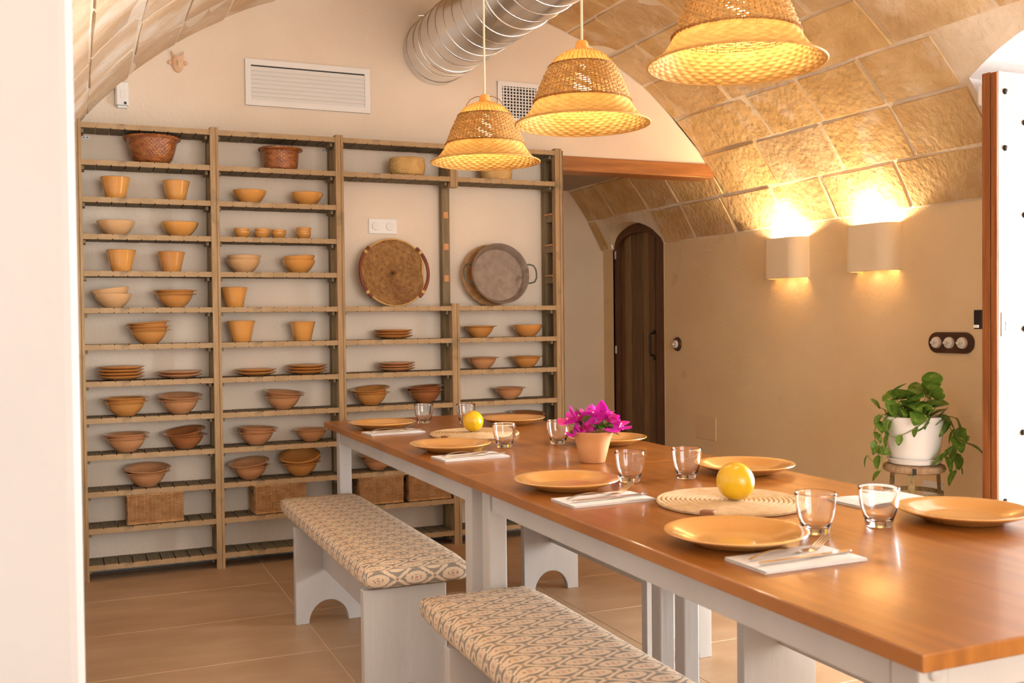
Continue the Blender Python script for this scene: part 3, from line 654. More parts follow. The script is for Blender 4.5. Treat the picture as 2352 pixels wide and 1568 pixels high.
# ------------------------------------------------------------------ baskets on the shelves
def woven(prof, nrow, nst, amp, per=3, sx=1.0, sy=1.0, skip=0):
    # resample profile by arc length and push a basket weave through it
    L_ = [0]
    for a, b in zip(prof, prof[1:]): L_.append(L_[-1] + math.hypot(b[0] - a[0], b[1] - a[1]))
    def at(t):
        d = t * L_[-1]
        for i in range(len(prof) - 1):
            if d <= L_[i + 1] + 1e-9:
                k = (d - L_[i]) / max(1e-9, L_[i + 1] - L_[i]); a, b = prof[i], prof[i + 1]; n = Vector((b[1] - a[1], -(b[0] - a[0]))).normalized()
                return a[0] + (b[0] - a[0]) * k, a[1] + (b[1] - a[1]) * k, n
    nv = nrow * per; nu = nst * 4; s = MB()
    def fn(u, v):
        r, z, n = at(v); ro = v * nrow; k = int(min(ro, nrow - 1e-6)); ph = math.sin(PI * (ro - k)); st = math.cos(PI * (u * nst) + PI * k)
        d = amp * (ph * (.55 + .45 * st)); r2 = r + n.x * d; z2 = z + n.y * d; a = 2 * PI * u
        return (r2 * math.cos(a) * sx, r2 * math.sin(a) * sy, z2)
    return s.grid(fn, nu, nv, wrapu=True)
def basket(name, label, x, z, prof, nrow, nst, amp, m, rim, cat='basket', rot=0):
    g = thing(name, label, cat, (x, .09, z), rot)
    woven(prof, nrow, nst, amp).build('woven_body', m, g, angle=80)
    t = .004; r1, z1 = prof[-1]; r0, z0 = prof[0]
    MB().lathe([(max(.001, r - t), zz) for r, zz in prof][::-1] + [(.001, z0 + .004)], 40).build('lining', m, g, angle=80)
    MB().lathe([(.001, z0), (r0, z0)], 40).build('base', m, g)
    s = MB(); n = 90; a_ = rim
    for q in (0, 1):
        s.tube([((r1 + .003 * math.cos(30 * 2 * PI * i / n * .5 + q * PI)) * math.cos(2 * PI * i / n), (r1 + .003 * math.cos(15 * 2 * PI * i / n + q * PI)) * math.sin(2 * PI * i / n), z1 + .0022 * math.sin(15 * 2 * PI * i / n + q * PI)) for i in range(n)], a_, 6, closed=True)
    s.build('rim', m, g)
    return g
Z1 = rz(1) + .001
basket('brown_basket', 'large dark brown woven basket, top row of leftmost bay', .314, Z1, [(.060, 0), (.078, .012), (.092, .032), (.102, .062), (.109, .095), (.114, .116), (.124, .122)], 15, 70, .0025, BSK_BRN, .006)
basket('brown_basket', 'smaller dark brown woven basket, top row of second bay', .922, Z1, [(.068, 0), (.078, .006), (.084, .03), (.087, .065), (.089, .092), (.103, .104)], 13, 60, .0025, BSK_BRN, .005)
basket('straw_basket', 'pale coiled straw basket, top row of third bay', 1.584, Z1, [(.068, 0), (.085, .012), (.092, .035), (.094, .058), (.091, .078), (.087, .09)], 9, 60, .004, BSK_STR, .004)
basket('straw_basket', 'flared straw basket half hidden behind nearest-shelf lamp, rightmost bay', 2.091, Z1, [(.078, 0), (.082, .01), (.086, .035), (.090, .07), (.093, .10)], 13, 60, .003, BSK_STR, .003)
# round woven tray
ZR5 = rz(5) + .001
tray = thing('woven_tray', 'round woven rush tray with red brown handles leaning on wall', 'tray', (1.508, .128, ZR5 + .174), rot=(R_(80), 0, 0))
TR = .172
def redge(a):
    return TR * 1.045 - .024 * math.exp(-(a / .36) ** 2) - .004 * math.exp(-((abs(a) - PI) / .36) ** 2)
def trayf(off, am):
    def fn(u, v):
        a = 2 * PI * u; a2 = a - 2 * PI if a > PI else a; r = redge(a2) * (.002 + .998 * v); h = .030 * max(0, (v - .62) / .38) ** 2
        k = int(min(v * 22, 21.999)); ph = math.sin(PI * (v * 22 - k)); st = math.cos(48 * PI * u + PI * k)
        return (r * math.cos(a), r * math.sin(a), off + h + am * ph * (.5 + .5 * st))
    return fn
MB().grid(trayf(0, .0075), 240, 88, wrapu=True).build('woven_dish', BSK_RUSH, tray, angle=80)
MB().grid(trayf(-.006, 0), 60, 12, wrapu=True).build('back', BSK_RUSH, tray, angle=80)
MB().tube([(redge((2 * PI * i / 96) if i <= 48 else 2 * PI * i / 96 - 2 * PI) * math.cos(2 * PI * i / 96), redge((2 * PI * i / 96) if i <= 48 else 2 * PI * i / 96 - 2 * PI) * math.sin(2 * PI * i / 96), .031) for i in range(96)], .0045, 6, closed=True).build('rim', BSK_STR, tray)
for sg in (0, 1):
    pts = [(TR * 1.075 * math.cos(a + PI * sg), TR * 1.075 * math.sin(a + PI * sg), .034 + .006 * math.cos(a * 1.9)) for a in [(-.80 + 1.6 * i / 20) for i in range(21)]]
    h = MB().tube(pts, .0095, 10).build('handle', HANDLE, tray)
    for a in (-.62, .62):
        c0 = Vector((TR * 1.075 * math.cos(a + PI * sg), TR * 1.075 * math.sin(a + PI * sg), .036)); t0 = Vector((-math.sin(a + PI * sg), math.cos(a + PI * sg), 0))
        MB().tube([c0 - t0 * .008, c0 + t0 * .008], .0112, 10).build('binding', BSK_STR, h)
# wicker tray and steel pan
wt = thing('wicker_tray', 'round wicker tray standing behind the steel pan', 'tray', (2.075, .150, ZR5 + .168), rot=(R_(84), 0, 0))
s = MB()
for k in range(7): s.tube([((.128 + k * .0065) * math.cos(2 * PI * i / 80), (.128 + k * .0065) * math.sin(2 * PI * i / 80), .004 + .004 * math.cos(20 * 2 * PI * i / 80 + k * PI) + k * .0015) for i in range(80)], .004, 5, closed=True)
s.build('wicker_border', WICKER, wt)
MB().lathe([(.001, 0), (.13, 0), (.13, .004), (.001, .004)], 40).build('tray_base', WICKER, wt)
pan = thing('steel_pan', 'worn steel paella pan with two loop handles leaning on wall', 'pan', (2.098, .098, ZR5 + .1685), rot=(R_(80), 0, 0))
MB().lathe([(.001, 0), (.142, 0), (.146, .003), (.166, .044), (.169, .046), (.168, .0475), (.1645, .046), (.143, .005), (.001, .003)], 64).build('pan_body', STEELD, pan, angle=50)
for sg in (1, -1):
    pts = [(sg * .162, -.052, .034), (sg * .178, -.052, .04), (sg * .200, -.046, .042), (sg * .212, -.025, .044), (sg * .214, 0, .044), (sg * .212, .025, .044), (sg * .200, .046, .042), (sg * .178, .052, .04), (sg * .162, .052, .034)]
    h = MB().tube(pts, .0045, 8).build('handle', IRONG, pan)
    for dy_ in (-.046, .046): MB().lathe([(0, .003), (.004, .002), (.005, 0)], 8).build('rivet', STEELD, h, (sg * .158, dy_, .034), (0, R_(-60 * sg), 0))
# wicker boxes
def wicker_mesh(W, Dp, Hh):
    s = MB(); per = [(-W / 2, -Dp / 2), (W / 2, -Dp / 2), (W / 2, Dp / 2), (-W / 2, Dp / 2)]; Ls = [W, Dp, W, Dp]; tot = sum(Ls); nst = 2 * int(tot / .034); nrow = 20
    def ring(d):
        d %= tot
        for i in range(4):
            if d <= Ls[i]:
                a = per[i]; b = per[(i + 1) % 4]; k = d / Ls[i]; nx, ny = ((0, -1), (1, 0), (0, 1), (-1, 0))[i]; return a[0] + (b[0] - a[0]) * k, a[1] + (b[1] - a[1]) * k, nx, ny
            d -= Ls[i]
    nrow = 21
    for k in range(nrow):
        z = .006 + (Hh - .010) * k / (nrow - 1); fl = 1 + .02 * z / Hh; n = nst * 2; pts = []
        for i in range(n):
            x, y, nx, ny = ring(tot * i / n + .004); d = .0026 * math.cos(PI * i / 2 + PI * k); pts.append(((x + nx * d) * fl, (y + ny * d) * fl, z))
        s.tube(pts, .0026, 4, closed=True)
    for i in range(nst):
        x, y, nx, ny = ring(tot * i / nst + .004); s.tube([(x, y, .002), (x * 1.02, y * 1.02, Hh)], .0022, 4)
    return s
BW, BD, BH = .248, .150, .138
wb = wicker_mesh(BW, BD, BH).mesh('woven_body', WICKER, angle=80)
wl = MB(); wl.box(-BW / 2 + .006, BW / 2 - .006, -BD / 2 + .006, BD / 2 - .006, .004, BH - .012); wlm = wl.mesh('lining', WICKD, smooth=False)  # dark inner box: shade between the strands put into its colour
def rect_ring(W, Dp, z, r, tw, ph):
    pts = []; n = 60
    for i in range(n):
        d = i / n * 4; k = int(d); t = d - k; c = [(-W, -Dp), (W, -Dp), (W, Dp), (-W, Dp)]; a = c[k]; b = c[(k + 1) % 4]; pts.append((a[0] / 2 + (b[0] - a[0]) / 2 * t + tw * math.cos(i * .9 + ph), a[1] / 2 + (b[1] - a[1]) / 2 * t, z + tw * math.sin(i * .9 + ph)))
    return pts
rmn = MB(); [rmn.tube(rect_ring(BW * 1.02, BD * 1.02, BH, .004, .003, q), .0042, 5, closed=True) for q in (0, PI)]; rmm = rmn.mesh('braided_rim', WICKER)
rmb = MB(); [rmb.tube(rect_ring(BW, BD, .005, .004, .002, q), .004, 5, closed=True) for q in (0, PI)]; rmbm = rmb.mesh('braided_foot', WICKER)
hol = MB().box(-.003, .003, -.028, .028, -.010, .010).mesh('handle_hole', BLACK, bevel=.002)
ZB = rz(11) + .003
for x, rz_, lb in ((.295, 0, 'pale wicker box alone low in the leftmost bay'), (.880, .06, 'wicker box with side handle hole low in second bay'), (1.400, -.02, 'left wicker box of the pair under the table, third bay'), (1.662, .02, 'right wicker box of the pair under the table, third bay'), (2.02, 0, 'wicker box low in the rightmost bay behind table legs')):
    sx = .93 if 1.3 < x < 1.7 else 1
    g = thing('wicker_box', lb, 'basket', (x, .085, ZB), rz_, 'wicker boxes on the bottom shelves'); g.scale = (sx, 1, 1)
    for nme, me in (('woven_body', wb), ('lining', wlm), ('braided_rim', rmm), ('braided_foot', rmbm)): obj(nme, me, g)
    obj('handle_hole', hol, g, (-BW / 2 - .004, 0, .105))

# ------------------------------------------------------------------ tables
TX0, TX1, TZ = .962, 1.830, .750
def table(name, label, y0, y1, far=.05):
    t = thing(name, label, 'table', (0, 0, 0), group='long dining tables')
    n = 5; wp = (TX1 - TX0) / n
    s = MB().box(TX0, TX1, y0, y1, TZ - .026, TZ); s.build('tabletop', TABLE, t, bevel=.003)
    ax0, ax1, ay0, ay1 = TX0 + .043, TX1 - .138, y0 + .05, y1 - far
    z0, z1 = TZ - .092, TZ - .027
    MB().box(ax0 + .006, ax0 + .026, ay0 + .06, ay1 - .06, z0, z1).build('side_apron', WPAINT, t, bevel=.002)
    MB().box(ax1 - .026, ax1 - .006, ay0 + .06, ay1 - .06, z0, z1).build('side_apron', WPAINT, t, bevel=.002)
    MB().box(ax0 + .058, ax1 - .058, ay0 + .006, ay0 + .026, z0, z1).build('end_apron', WPAINT, t, bevel=.002)
    MB().box(ax0 + .058, ax1 - .058, ay1 - .026, ay1 - .006, z0, z1).build('end_apron', WPAINT, t, bevel=.002)
    lm = MB().box(0, .054, 0, .054, 0, TZ - .0265).mesh('leg', WPAINT, bevel=.004)
    for x in (ax0, ax1 - .054):
        for y in (ay0, ay1 - .054): obj('leg', lm, t, (x, y, 0))
    return t
t1 = table('dining_table', 'far wooden dining table with painted legs, nearest the shelves', -2.370, -.615)
t2 = table('dining_table', 'near wooden dining table with painted legs, in right foreground', -4.075, -2.374, .03)

MB().lathe([(.012, 0), (.010, .006), (.005, .009), (.0005, .010)], 16).build('screw_cap', WPAINT, t2, (TX0 + .07, -4.025, .700), (R_(90), 0, 0))

# ------------------------------------------------------------------ benches
def cushion_mesh(W, Lh, z0, z1):
    bm = bmesh.new(); nx, ny = 14, 40; hz = (z1 - z0) / 2; zc = (z0 + z1) / 2; r = .030
    s = MB(); prof = []
    def P(x, y, z): return Vector((x, y, z))
    # rounded box built as superellipse of a subdivided box
    bmesh.ops.create_cube(bm, size=2); bmesh.ops.subdivide_edges(bm, edges=bm.edges, cuts=11, use_grid_fill=True)
    for v in bm.verts:
        c = v.co; q = Vector((c.x, c.y, c.z))
        def rr(a, half): return a * half
        x = q.x * W / 2; y = q.y * Lh / 2; z = q.z * hz
        ix, iy, iz = W / 2 - r, Lh / 2 - r, hz - r if hz > r else 0
        k = Vector((max(-ix, min(ix, x)), max(-iy, min(iy, y)), max(-iz, min(iz, z)))); d = Vector((x, y, z)) - k
        if d.length > 1e-6:
            rmax = min(r, hz); d = d.normalized() * rmax
        x, y, z = k + d
        z += .006 * (1 - (2 * x / W) ** 2) * (1 - (2 * y / Lh) ** 6) * (1 if q.z > 0 else 0)
        v.co = (x + W / 2, y + Lh / 2, z + zc)
    uvl = bm.loops.layers.uv.new('UVMap')
    bm.normal_update()
    for f in bm.faces:
        n = f.normal; f.smooth = True; c = f.calc_center_median()
        for l in f.loops:
            p = l.vert.co
            if abs(n.y) > max(abs(n.x), abs(n.z)): l[uvl].uv = (p.x + .02, p.z + .012)
            else:
                u = p.x
                if abs(n.x) > abs(n.z): u = (-(z1 - p.z) if n.x < 0 else W + (z1 - p.z))
                l[uvl].uv = (u + .02, p.y)
    me = bpy.data.meshes.new('cushion'); bm.to_mesh(me); bm.free(); me.materials.append(IKAT); return me
CW, CL, CZ0, CZ1 = .340, 1.420, .384, .452
cush = cushion_mesh(CW, CL, CZ0, CZ1); cushn = cushion_mesh(.292, CL, CZ0, CZ1)
PW = .262; arch = [(0, 0), (0, CZ0), (PW, CZ0), (PW, 0), (PW - .052, 0)] + [(PW / 2 + (PW / 2 - .052) * math.cos(PI * i / 16), .088 * math.sin(PI * i / 16)) for i in range(1, 16)] + [(.052, 0)]
panel_me = MB().prism(arch, 0, .035).mesh('end_panel', WPAINT, bevel=.002, seg=1)
stret = MB().box(.108, .136, .066, 1.064, .215, CZ0 - .001).mesh('stretcher', WPAINT, bevel=.002)
seatb = MB().box(.05, CW - .09, .07, CL - .06, CZ0 - .008, CZ0 + .010).mesh('seat_board', WPAINT, bevel=.002)
def bench(label, loc, rotz, p2=1.06, c=cush):
    g = thing('bench', label, 'bench', loc, rotz, 'upholstered benches along the tables')
    obj('cushion', c, g); obj('end_panel', panel_me, g, (0, .03, 0)); obj('end_panel', panel_me, g, (0, p2, 0)); obj('stretcher', stret, g).scale = (1, p2 / 1.064, 1); obj('seat_board', seatb, g)
bench('patterned cushion bench on the left of the far table', (.735, -2.145, 0), 0)
bench('patterned cushion bench cut off at the bottom, left of near table', (.776, -3.878, 0), R_(-.5), 1.15)
bench('patterned bench mostly hidden, right side of far table', (1.992, -.988, 0), PI, 1.06, cushn)
bench('patterned bench in the bottom right corner, beyond near table', (2.005, -2.548, 0), PI)

# ------------------------------------------------------------------ table setting
plate_me = MB().lathe([(.0005, 0), (.075, 0), (.082, .003), (.10, .010), (.122, .019), (.1355, .0235), (.1385, .026), (.1375, .0282), (.133, .0285), (.115, .0235), (.095, .016), (.080, .0105), (.068, .009), (.0005, .0085)], 64).mesh('dinner_plate', G_PLATE, angle=60)
PLT = [((1.112, -1.018), 'far left corner of the table nearest shelves'), ((1.117, -1.833), 'left side, second from the shelves'), ((1.128, -2.70), 'left side, third from the shelves'), ((1.133, -3.428), 'left side, nearest the camera'),
       ((1.655, -1.116), 'far right corner of the table nearest shelves'), ((1.669, -1.927), 'right side, behind the bougainvillea pot'), ((1.695, -2.69), 'right side, behind the near lemon'), ((1.700, -3.458), 'right side, nearest the camera')]
for (p, lb) in PLT:
    o = obj('dinner_plate', plate_me, None, (p[0], p[1], TZ + .0005), (0, 0, rnd.uniform(0, 6))); tag(o, 'honey glazed dinner plate, ' + lb, 'plate', 'dinner plates set on the tables')
glass_me = MB().lathe([(.0005, 0), (.024, 0), (.0265, .0015), (.0275, .004), (.029, .014), (.0325, .024), (.0360, .034), (.0388, .0485), (.0402, .062), (.0412, .076), (.0418, .0815), (.0412, .083), (.0398, .0825), (.0388, .076), (.0378, .062), (.0362, .049), (.0336, .035), (.0300, .025), (.0262, .0165), (.022, .0125), (.0005, .0115)], 56).mesh('tumbler', GLASS, angle=60)
ringm = MB()
for zz, rr_ in ((.0485, .0389), (.0535, .0395)): ringm.lathe([(rr_, -.0006), (rr_ + .0005, 0), (rr_, .0006)], 56, c=(0, 0, zz))
for (x, y, lb) in ((1.328, -.914, 'behind the far lemon, left of the two farthest'), (1.486, -1.004, 'hidden partly by the far lemon, right of the farthest two'), (1.316, -1.835, 'beside the far rope mat'), (1.522, -1.835, 'left behind the magenta flowers'),
                   (1.327, -2.68, 'right of plate below the flowerpot'), (1.495, -2.698, 'left of plate behind the near lemon'), (1.335, -3.42, 'beside nearest fork on the left'), (1.498, -3.423, 'right of the pair nearest the camera')):
    o = obj('tumbler', glass_me, None, (x, y, TZ + .0005), (0, 0, rnd.uniform(0, 6))); tag(o, 'clear glass tumbler, ' + lb, 'glass', 'clear tumblers on the tables')
# rope mats
def rope_mat(x, y, rot, label):
    g = thing('rope_mat', label, 'table mat', (x, y, TZ + .0006), rot, 'round rope table mats'); s = MB(); pts = []; turns = 15; Rm = .173; n = turns * 48; r = .0058
    for i in range(n + 1):
        a = 2 * PI * i / 48; rr = .004 + (Rm - .004) * i / n; pts.append((rr * math.cos(a), rr * math.sin(a), r + .0004 * math.sin(a * 30)))
    s.tube(pts, r, 6).build('coiled_rope', ROPE, g)
    MB().box(-.016, .016, -Rm - .007, -Rm + .016, -.0002, .0128).build('leather_tag', LEATH, g, bevel=.003)
    return g
rope_mat(1.362, -1.438, R_(-62), 'round rope mat under the far lemon'); rope_mat(1.374, -3.071, R_(-52), 'round rope mat under the near lemon')
# lemons
def lemon(x, y, d, label, rot):
    g = thing('lemon', label, 'lemon', (x, y, TZ + .0125 + d * .485), rot=rot, group='lemons on rope mats'); prof = []
    for i in range(25):
        a = -PI / 2 + PI * i / 24; r = d / 2 * math.cos(a); z = d / 2 * .97 * math.sin(a)
        if a > 1.2: z -= .002 * (a - 1.2)
        prof.append((max(r, .0004), z))
    MB().lathe(prof, 40).build('fruit', LEMON, g, angle=80); MB().lathe([(.0005, .002), (.003, .0015), (.0045, 0)], 10).build('stem_scar', LEMTIP, g, (0, 0, d * .482))
lemon(1.360, -1.42, .0815, 'yellow lemon on the far rope mat', (R_(75), R_(20), .5)); lemon(1.375, -3.091, .090, 'yellow lemon on the near rope mat', (R_(60), R_(-30), 1.9))
# napkins and cutlery
def napkin_mesh():
    s = MB(); W, Dn = .226, .118
    def layer(z, h, dx, x1):
        def top(u, v):
            x = dx + (x1 - dx) * u; y = -Dn / 2 + Dn * v; return (x, y, z + h + .0035 * math.sin(PI * min(1, max(0, (u - .55) / .45))) * .8)
        s.grid(top, 14, 4); s.grid(lambda u, v: (dx + (x1 - dx) * u, -Dn / 2 + Dn * v, z), 14, 4)
        for v in (0, 1): s.grid(lambda u, w_, v=v: (*top(u, v)[:2], z + (top(u, v)[2] - z) * w_), 14, 1)
        for u in (0, 1): s.grid(lambda v, w_, u=u: (*top(u, v)[:2], z + (top(u, v)[2] - z) * w_), 4, 1)
    layer(.0, .0018, 0, W); layer(.0019, .0016, .004, W - .005); layer(.0036, .0016, .001, W - .001)
    return s.mesh('napkin', LINEN, angle=50)
nap = napkin_mesh()
def fork_mesh():
    s = MB(); L_ = .195
    def zc(t): return .0025 + (.013 * math.sin(PI * min(t / .62, 1)) if t < .62 else .0) * .75 + (.026 * ((t - .78) / .22) ** 1.2 if t > .78 else 0)
    def hw(t): return .0042 - .0012 * math.sin(PI * min(1, t / .6)) if t < .62 else .003 + .0088 * min(1, ((t - .62) / .12)) ** .8
    n = 26; T = [.0 + .79 * i / n for i in range(n + 1)]
    def strip(T, lo, hi, th):
        vs = []; m = len(T)
        for t in T:
            for q, zz in ((lo(t), 0), (hi(t), 0), (hi(t), th), (lo(t), th)): vs.append((t * L_, q, zc(t) + zz))
        fs = []
        for i in range(m - 1):
            for k in range(4): fs.append((i * 4 + k, i * 4 + (k + 1) % 4, (i + 1) * 4 + (k + 1) % 4, (i + 1) * 4 + k))
        fs += [(0, 1, 2, 3), tuple((m - 1) * 4 + k for k in (3, 2, 1, 0))]; s.add(vs, fs)
    strip(T, lambda t: -hw(t), lambda t: hw(t), .0016)
    for k in range(4):
        c = -.0088 + .00587 * k
        strip([.785 + .215 * i / 8 for i in range(9)], lambda t, c=c: c - .0016 + .0005 * (t - .785) / .215, lambda t, c=c: c + .0016 - .0005 * (t - .785) / .215, .0014)
    return s.mesh('fork', STEEL, angle=50)
def knife_mesh():
    s = MB(); L_ = .215; P = [(0, -.004), (.01, -.0055), (.09, -.0045), (.115, -.005), (.135, -.0085), (.19, -.0085), (.208, -.005), (.215, .002), (.2, .005), (.115, .005), (.09, .0045), (.01, .0055), (0, .004)]
    s.prism(P, 0, .0028, axis='z'); return s.mesh('knife', STEEL, bevel=.0009, seg=1)
FK, KN = fork_mesh(), knife_mesh()
def setting(x, y, rot, who, full=True):
    z = TZ + .0005
    o = obj('napkin', nap, None, (x, y, z), (0, 0, rot)); tag(o, 'folded white linen napkin ' + who, 'napkin', 'folded napkins on the tables')
    if not full: return
    c, s_ = math.cos(rot), math.sin(rot)
    def P(a, b): return (x + a * c - b * s_, y + a * s_ + b * c)
    p = P(.020, .012); o = obj('fork', FK, None, (*p, z + .0050), (0, 0, rot + R_(5))); tag(o, 'steel fork lying on the napkin ' + who, 'fork', 'steel forks on napkins')
    p = P(.016, -.022); o = obj('knife', KN, None, (*p, z + .0084), (0, 0, rot + R_(2))); tag(o, 'steel knife lying on the napkin ' + who, 'knife', 'steel knives on napkins')
setting(.992, -1.215, R_(4), 'farthest, at the far left plate'); setting(1.004, -2.03, R_(3), 'second from the shelves on the left'); setting(1.014, -2.902, R_(1.5), 'third from the shelves on the left'); setting(1.034, -3.592, R_(.5), 'nearest the camera on the left')
setting(1.826, -3.205, R_(181), 'behind the nearest right plate', False)

# ------------------------------------------------------------------ flowerpot with bougainvillea
bp = thing('potted_bougainvillea', 'small terracotta pot of magenta bougainvillea in the table middle', 'potted plant', (1.415, -2.300, TZ + .0005))
MB().lathe([(.0005, 0), (.0355, 0), (.0375, .002), (.046, .035), (.0545, .068), (.0635, .0935), (.0650, .095), (.063, .0965), (.0605, .095), (.0515, .068), (.043, .035), (.034, .008), (.0005, .006)], 48).build('pot', CLAY, bp, angle=60)
MB().lathe([(.0005, .086), (.057, .086)], 24).build('soil', SOIL, bp)
def leaf_mesh(name, m, L_, W, fold=.25, heart=False, curl=.2):
    s = MB(); nu, nv = 6, 12
    def fn(u, v):
        t = v; a = (u - .5) * 2
        wd = W / 2 * (t ** .5 * (1 - t) ** .8 / .42 if heart else t ** .8 * (1 - t) ** .8 / .33) if 0 < t < 1 else 0
        back = (-.10 * L_ * abs(a) ** 1.0 * max(0, 1 - t * 4)) if heart else 0
        return (a * wd, t * L_ + back, fold * abs(a) * wd - curl * L_ * t * t)
    return s.grid(fn, nu, nv).mesh(name, m, angle=80)
bm1 = leaf_mesh('bract', BRACT, .040, .034, -.35, True, .15); bm2 = leaf_mesh('bract', BRACTP, .036, .030, -.3, True, .2); gl = leaf_mesh('leaf', LEAFG, .036, .022, .3, False, .25)
flo = MB().lathe([(.0005, 0), (.0018, .002), (.0015, .012), (.0035, .016), (.0005, .0165)], 8).mesh('floret', PORC)
def orient(o, loc, az, el, roll=0):
    o.location = loc; o.rotation_euler = (Matrix.Rotation(az, 3, 'Z') @ Matrix.Rotation(el, 3, 'X') @ Matrix.Rotation(roll, 3, 'Y')).to_euler()
CR = Vector((.9186, -.395, 0)); CF = Vector((-.395, -.9186, 0))   # table-wise left-right and front-back of the spray
rb = random.Random(11)
clusters = [(-.078, .018, .118, .9), (-.062, .03, .085, .9), (-.045, .02, .128, 1), (-.035, .04, .092, .8), (.002, .03, .138, 1.1), (.0, .045, .115, 1.1), (-.012, .04, .098, .7), (.03, .0, .142, 1), (.045, .015, .140, 1), (.052, .03, .122, .9), (.078, .035, .105, 1), (.072, .02, .118, .9), (-.02, -.03, .125, .9), (.03, -.04, .125, .9), (-.06, -.02, .12, .8), (.06, -.03, .115, .8)]
for ci, (a, b, h, sc) in enumerate(clusters):
    c = CR * a + CF * b + Vector((0, 0, h + .004)); root = CR * a * .3 + CF * b * .3 + Vector((0, 0, .085))
    MB().tube([root, (root + c) / 2 + Vector((0, 0, .012)), c], .0012, 5).build('stem', VINE, bp)
    az0 = rb.uniform(0, 6.28)
    for k in range(3):
        o = obj('bract', bm1 if (ci + (k == 0)) % 3 else bm2, bp); o.scale = (sc * rb.uniform(1.05, 1.35),) * 3
        orient(o, c, az0 + k * 2.09 + rb.uniform(-.3, .3), R_(rb.uniform(5, 80)), rb.uniform(-.6, .6))
    if ci % 2 == 0:
        o = obj('floret', flo, bp); orient(o, c, az0, rb.uniform(-.6, .6))
for k in range(26):
    a = rb.uniform(-.055, .065); b = rb.uniform(-.03, .05); h = rb.uniform(.092, .125); o = obj('leaf', gl, bp); o.scale = (rb.uniform(.7, 1.15),) * 3
    orient(o, CR * a + CF * b + Vector((0, 0, h)), rb.uniform(0, 6.28), R_(rb.uniform(-10, 70)), rb.uniform(-.6, .6))
for a in (-.035, -.022): 
    o = obj('leaf', gl, bp); orient(o, CR * a + CF * .0 + Vector((0, 0, .138)), rb.uniform(0, 6), R_(70))

# ------------------------------------------------------------------ pendant lamps
LP = [(.2065, 0), (.190, .009), (.172, .026), (.157, .047), (.147, .067), (.138, .090), (.124, .125), (.110, .155), (.097, .178), (.078, .200), (.052, .216), (.020, .225)]
def seg(z0, z1):
    out = []; P = sorted(LP, key=lambda p: p[1])
    def at(z):
        for a, b in zip(P, P[1:]):
            if a[1] <= z <= b[1]: k = (z - a[1]) / (b[1] - a[1]); return (a[0] + (b[0] - a[0]) * k, z)
    out = [at(z0)] + [p for p in P if z0 < p[1] < z1] + [at(z1)]; return out
brim_me = woven(seg(0, .066)[::-1], 10, 66, .0048).mesh('brim', STRAWL, angle=80)
dome_me = woven(seg(.170, .225), 9, 66, .0030).mesh('crown', STRAWL, angle=80)
s = MB()
def prof_at(z):
    P = sorted(LP, key=lambda p: p[1])
    for a, b in zip(P, P[1:]):
        if a[1] <= z <= b[1]: return a[0] + (b[0] - a[0]) * (z - a[1]) / (b[1] - a[1])
nb = 19; NST = 62
for k in range(nb):
    z = .068 + (.172 - .068) * k / (nb - 1); r0 = prof_at(z); n = NST * 2
    s.tube([((r0 + .0026 * math.cos(PI * NST * i / n * 1.0 + PI * k)) * math.cos(2 * PI * i / n), (r0 + .0026 * math.cos(PI * NST * i / n + PI * k)) * math.sin(2 * PI * i / n), z + .0012 * math.sin(PI * NST * i / n * .5 + k)) for i in range(n)], .0029, 4, closed=True)
band_me = s.mesh('rope_band', STRAWR, angle=80)
s = MB()
for k in range(NST):
    a = 2 * PI * k / NST; pts = []
    for j in range(12):
        z = .064 + (.174 - .064) * j / 11; r = prof_at(z) - .0005; pts.append((r * math.cos(a), r * math.sin(a), z))
    s.tube(pts, .0019, 4)
    
stake_me = s.mesh('stakes', STRAWB, angle=80)
s = MB()
for k in range(42):
    a = 2 * PI * k / 42; s.tube([((prof_at(z) + .0022) * math.cos(a), (prof_at(z) + .0022) * math.sin(a), z) for z in (.172, .180, .190, .200, .209, .216, .222)], .0011, 4)
rib_me = s.mesh('crown_ribs', STRAWL, angle=80)
s = MB()
for z, am in ((.0665, .0), (.173, .0)):
    n = 124
    for q in (0, PI): s.tube([((prof_at(z) + .003 + .0018 * math.cos(31 * 2 * PI * i / n + q)) * math.cos(2 * PI * i / n), (prof_at(z) + .003 + .0018 * math.cos(31 * 2 * PI * i / n + q)) * math.sin(2 * PI * i / n), z + .0022 * math.sin(31 * 2 * PI * i / n + q)) for i in range(n)], .0017, 4, closed=True)
bind_me = s.mesh('binding', STRAWB, angle=80)
rimr = MB().lathe([(.2065 + .003 * math.cos(a), .003 * math.sin(a)) for a in [2 * PI * i / 8 for i in range(9)]], 72).mesh('rim', STRAWL)
cap_me = MB().lathe([(.030, -.004), (.024, .002), (.0205, .010), (.0195, .020), (.016, .027), (.008, .030), (.003, .031)], 24).mesh('cap', STRAWL)
bulb_me = MB().lathe([(.0005, -.052), (.016, -.048), (.027, -.034), (.030, -.018), (.025, .0), (.015, .018), (.0135, .045), (.0005, .046)], 24).mesh('bulb', BULB)
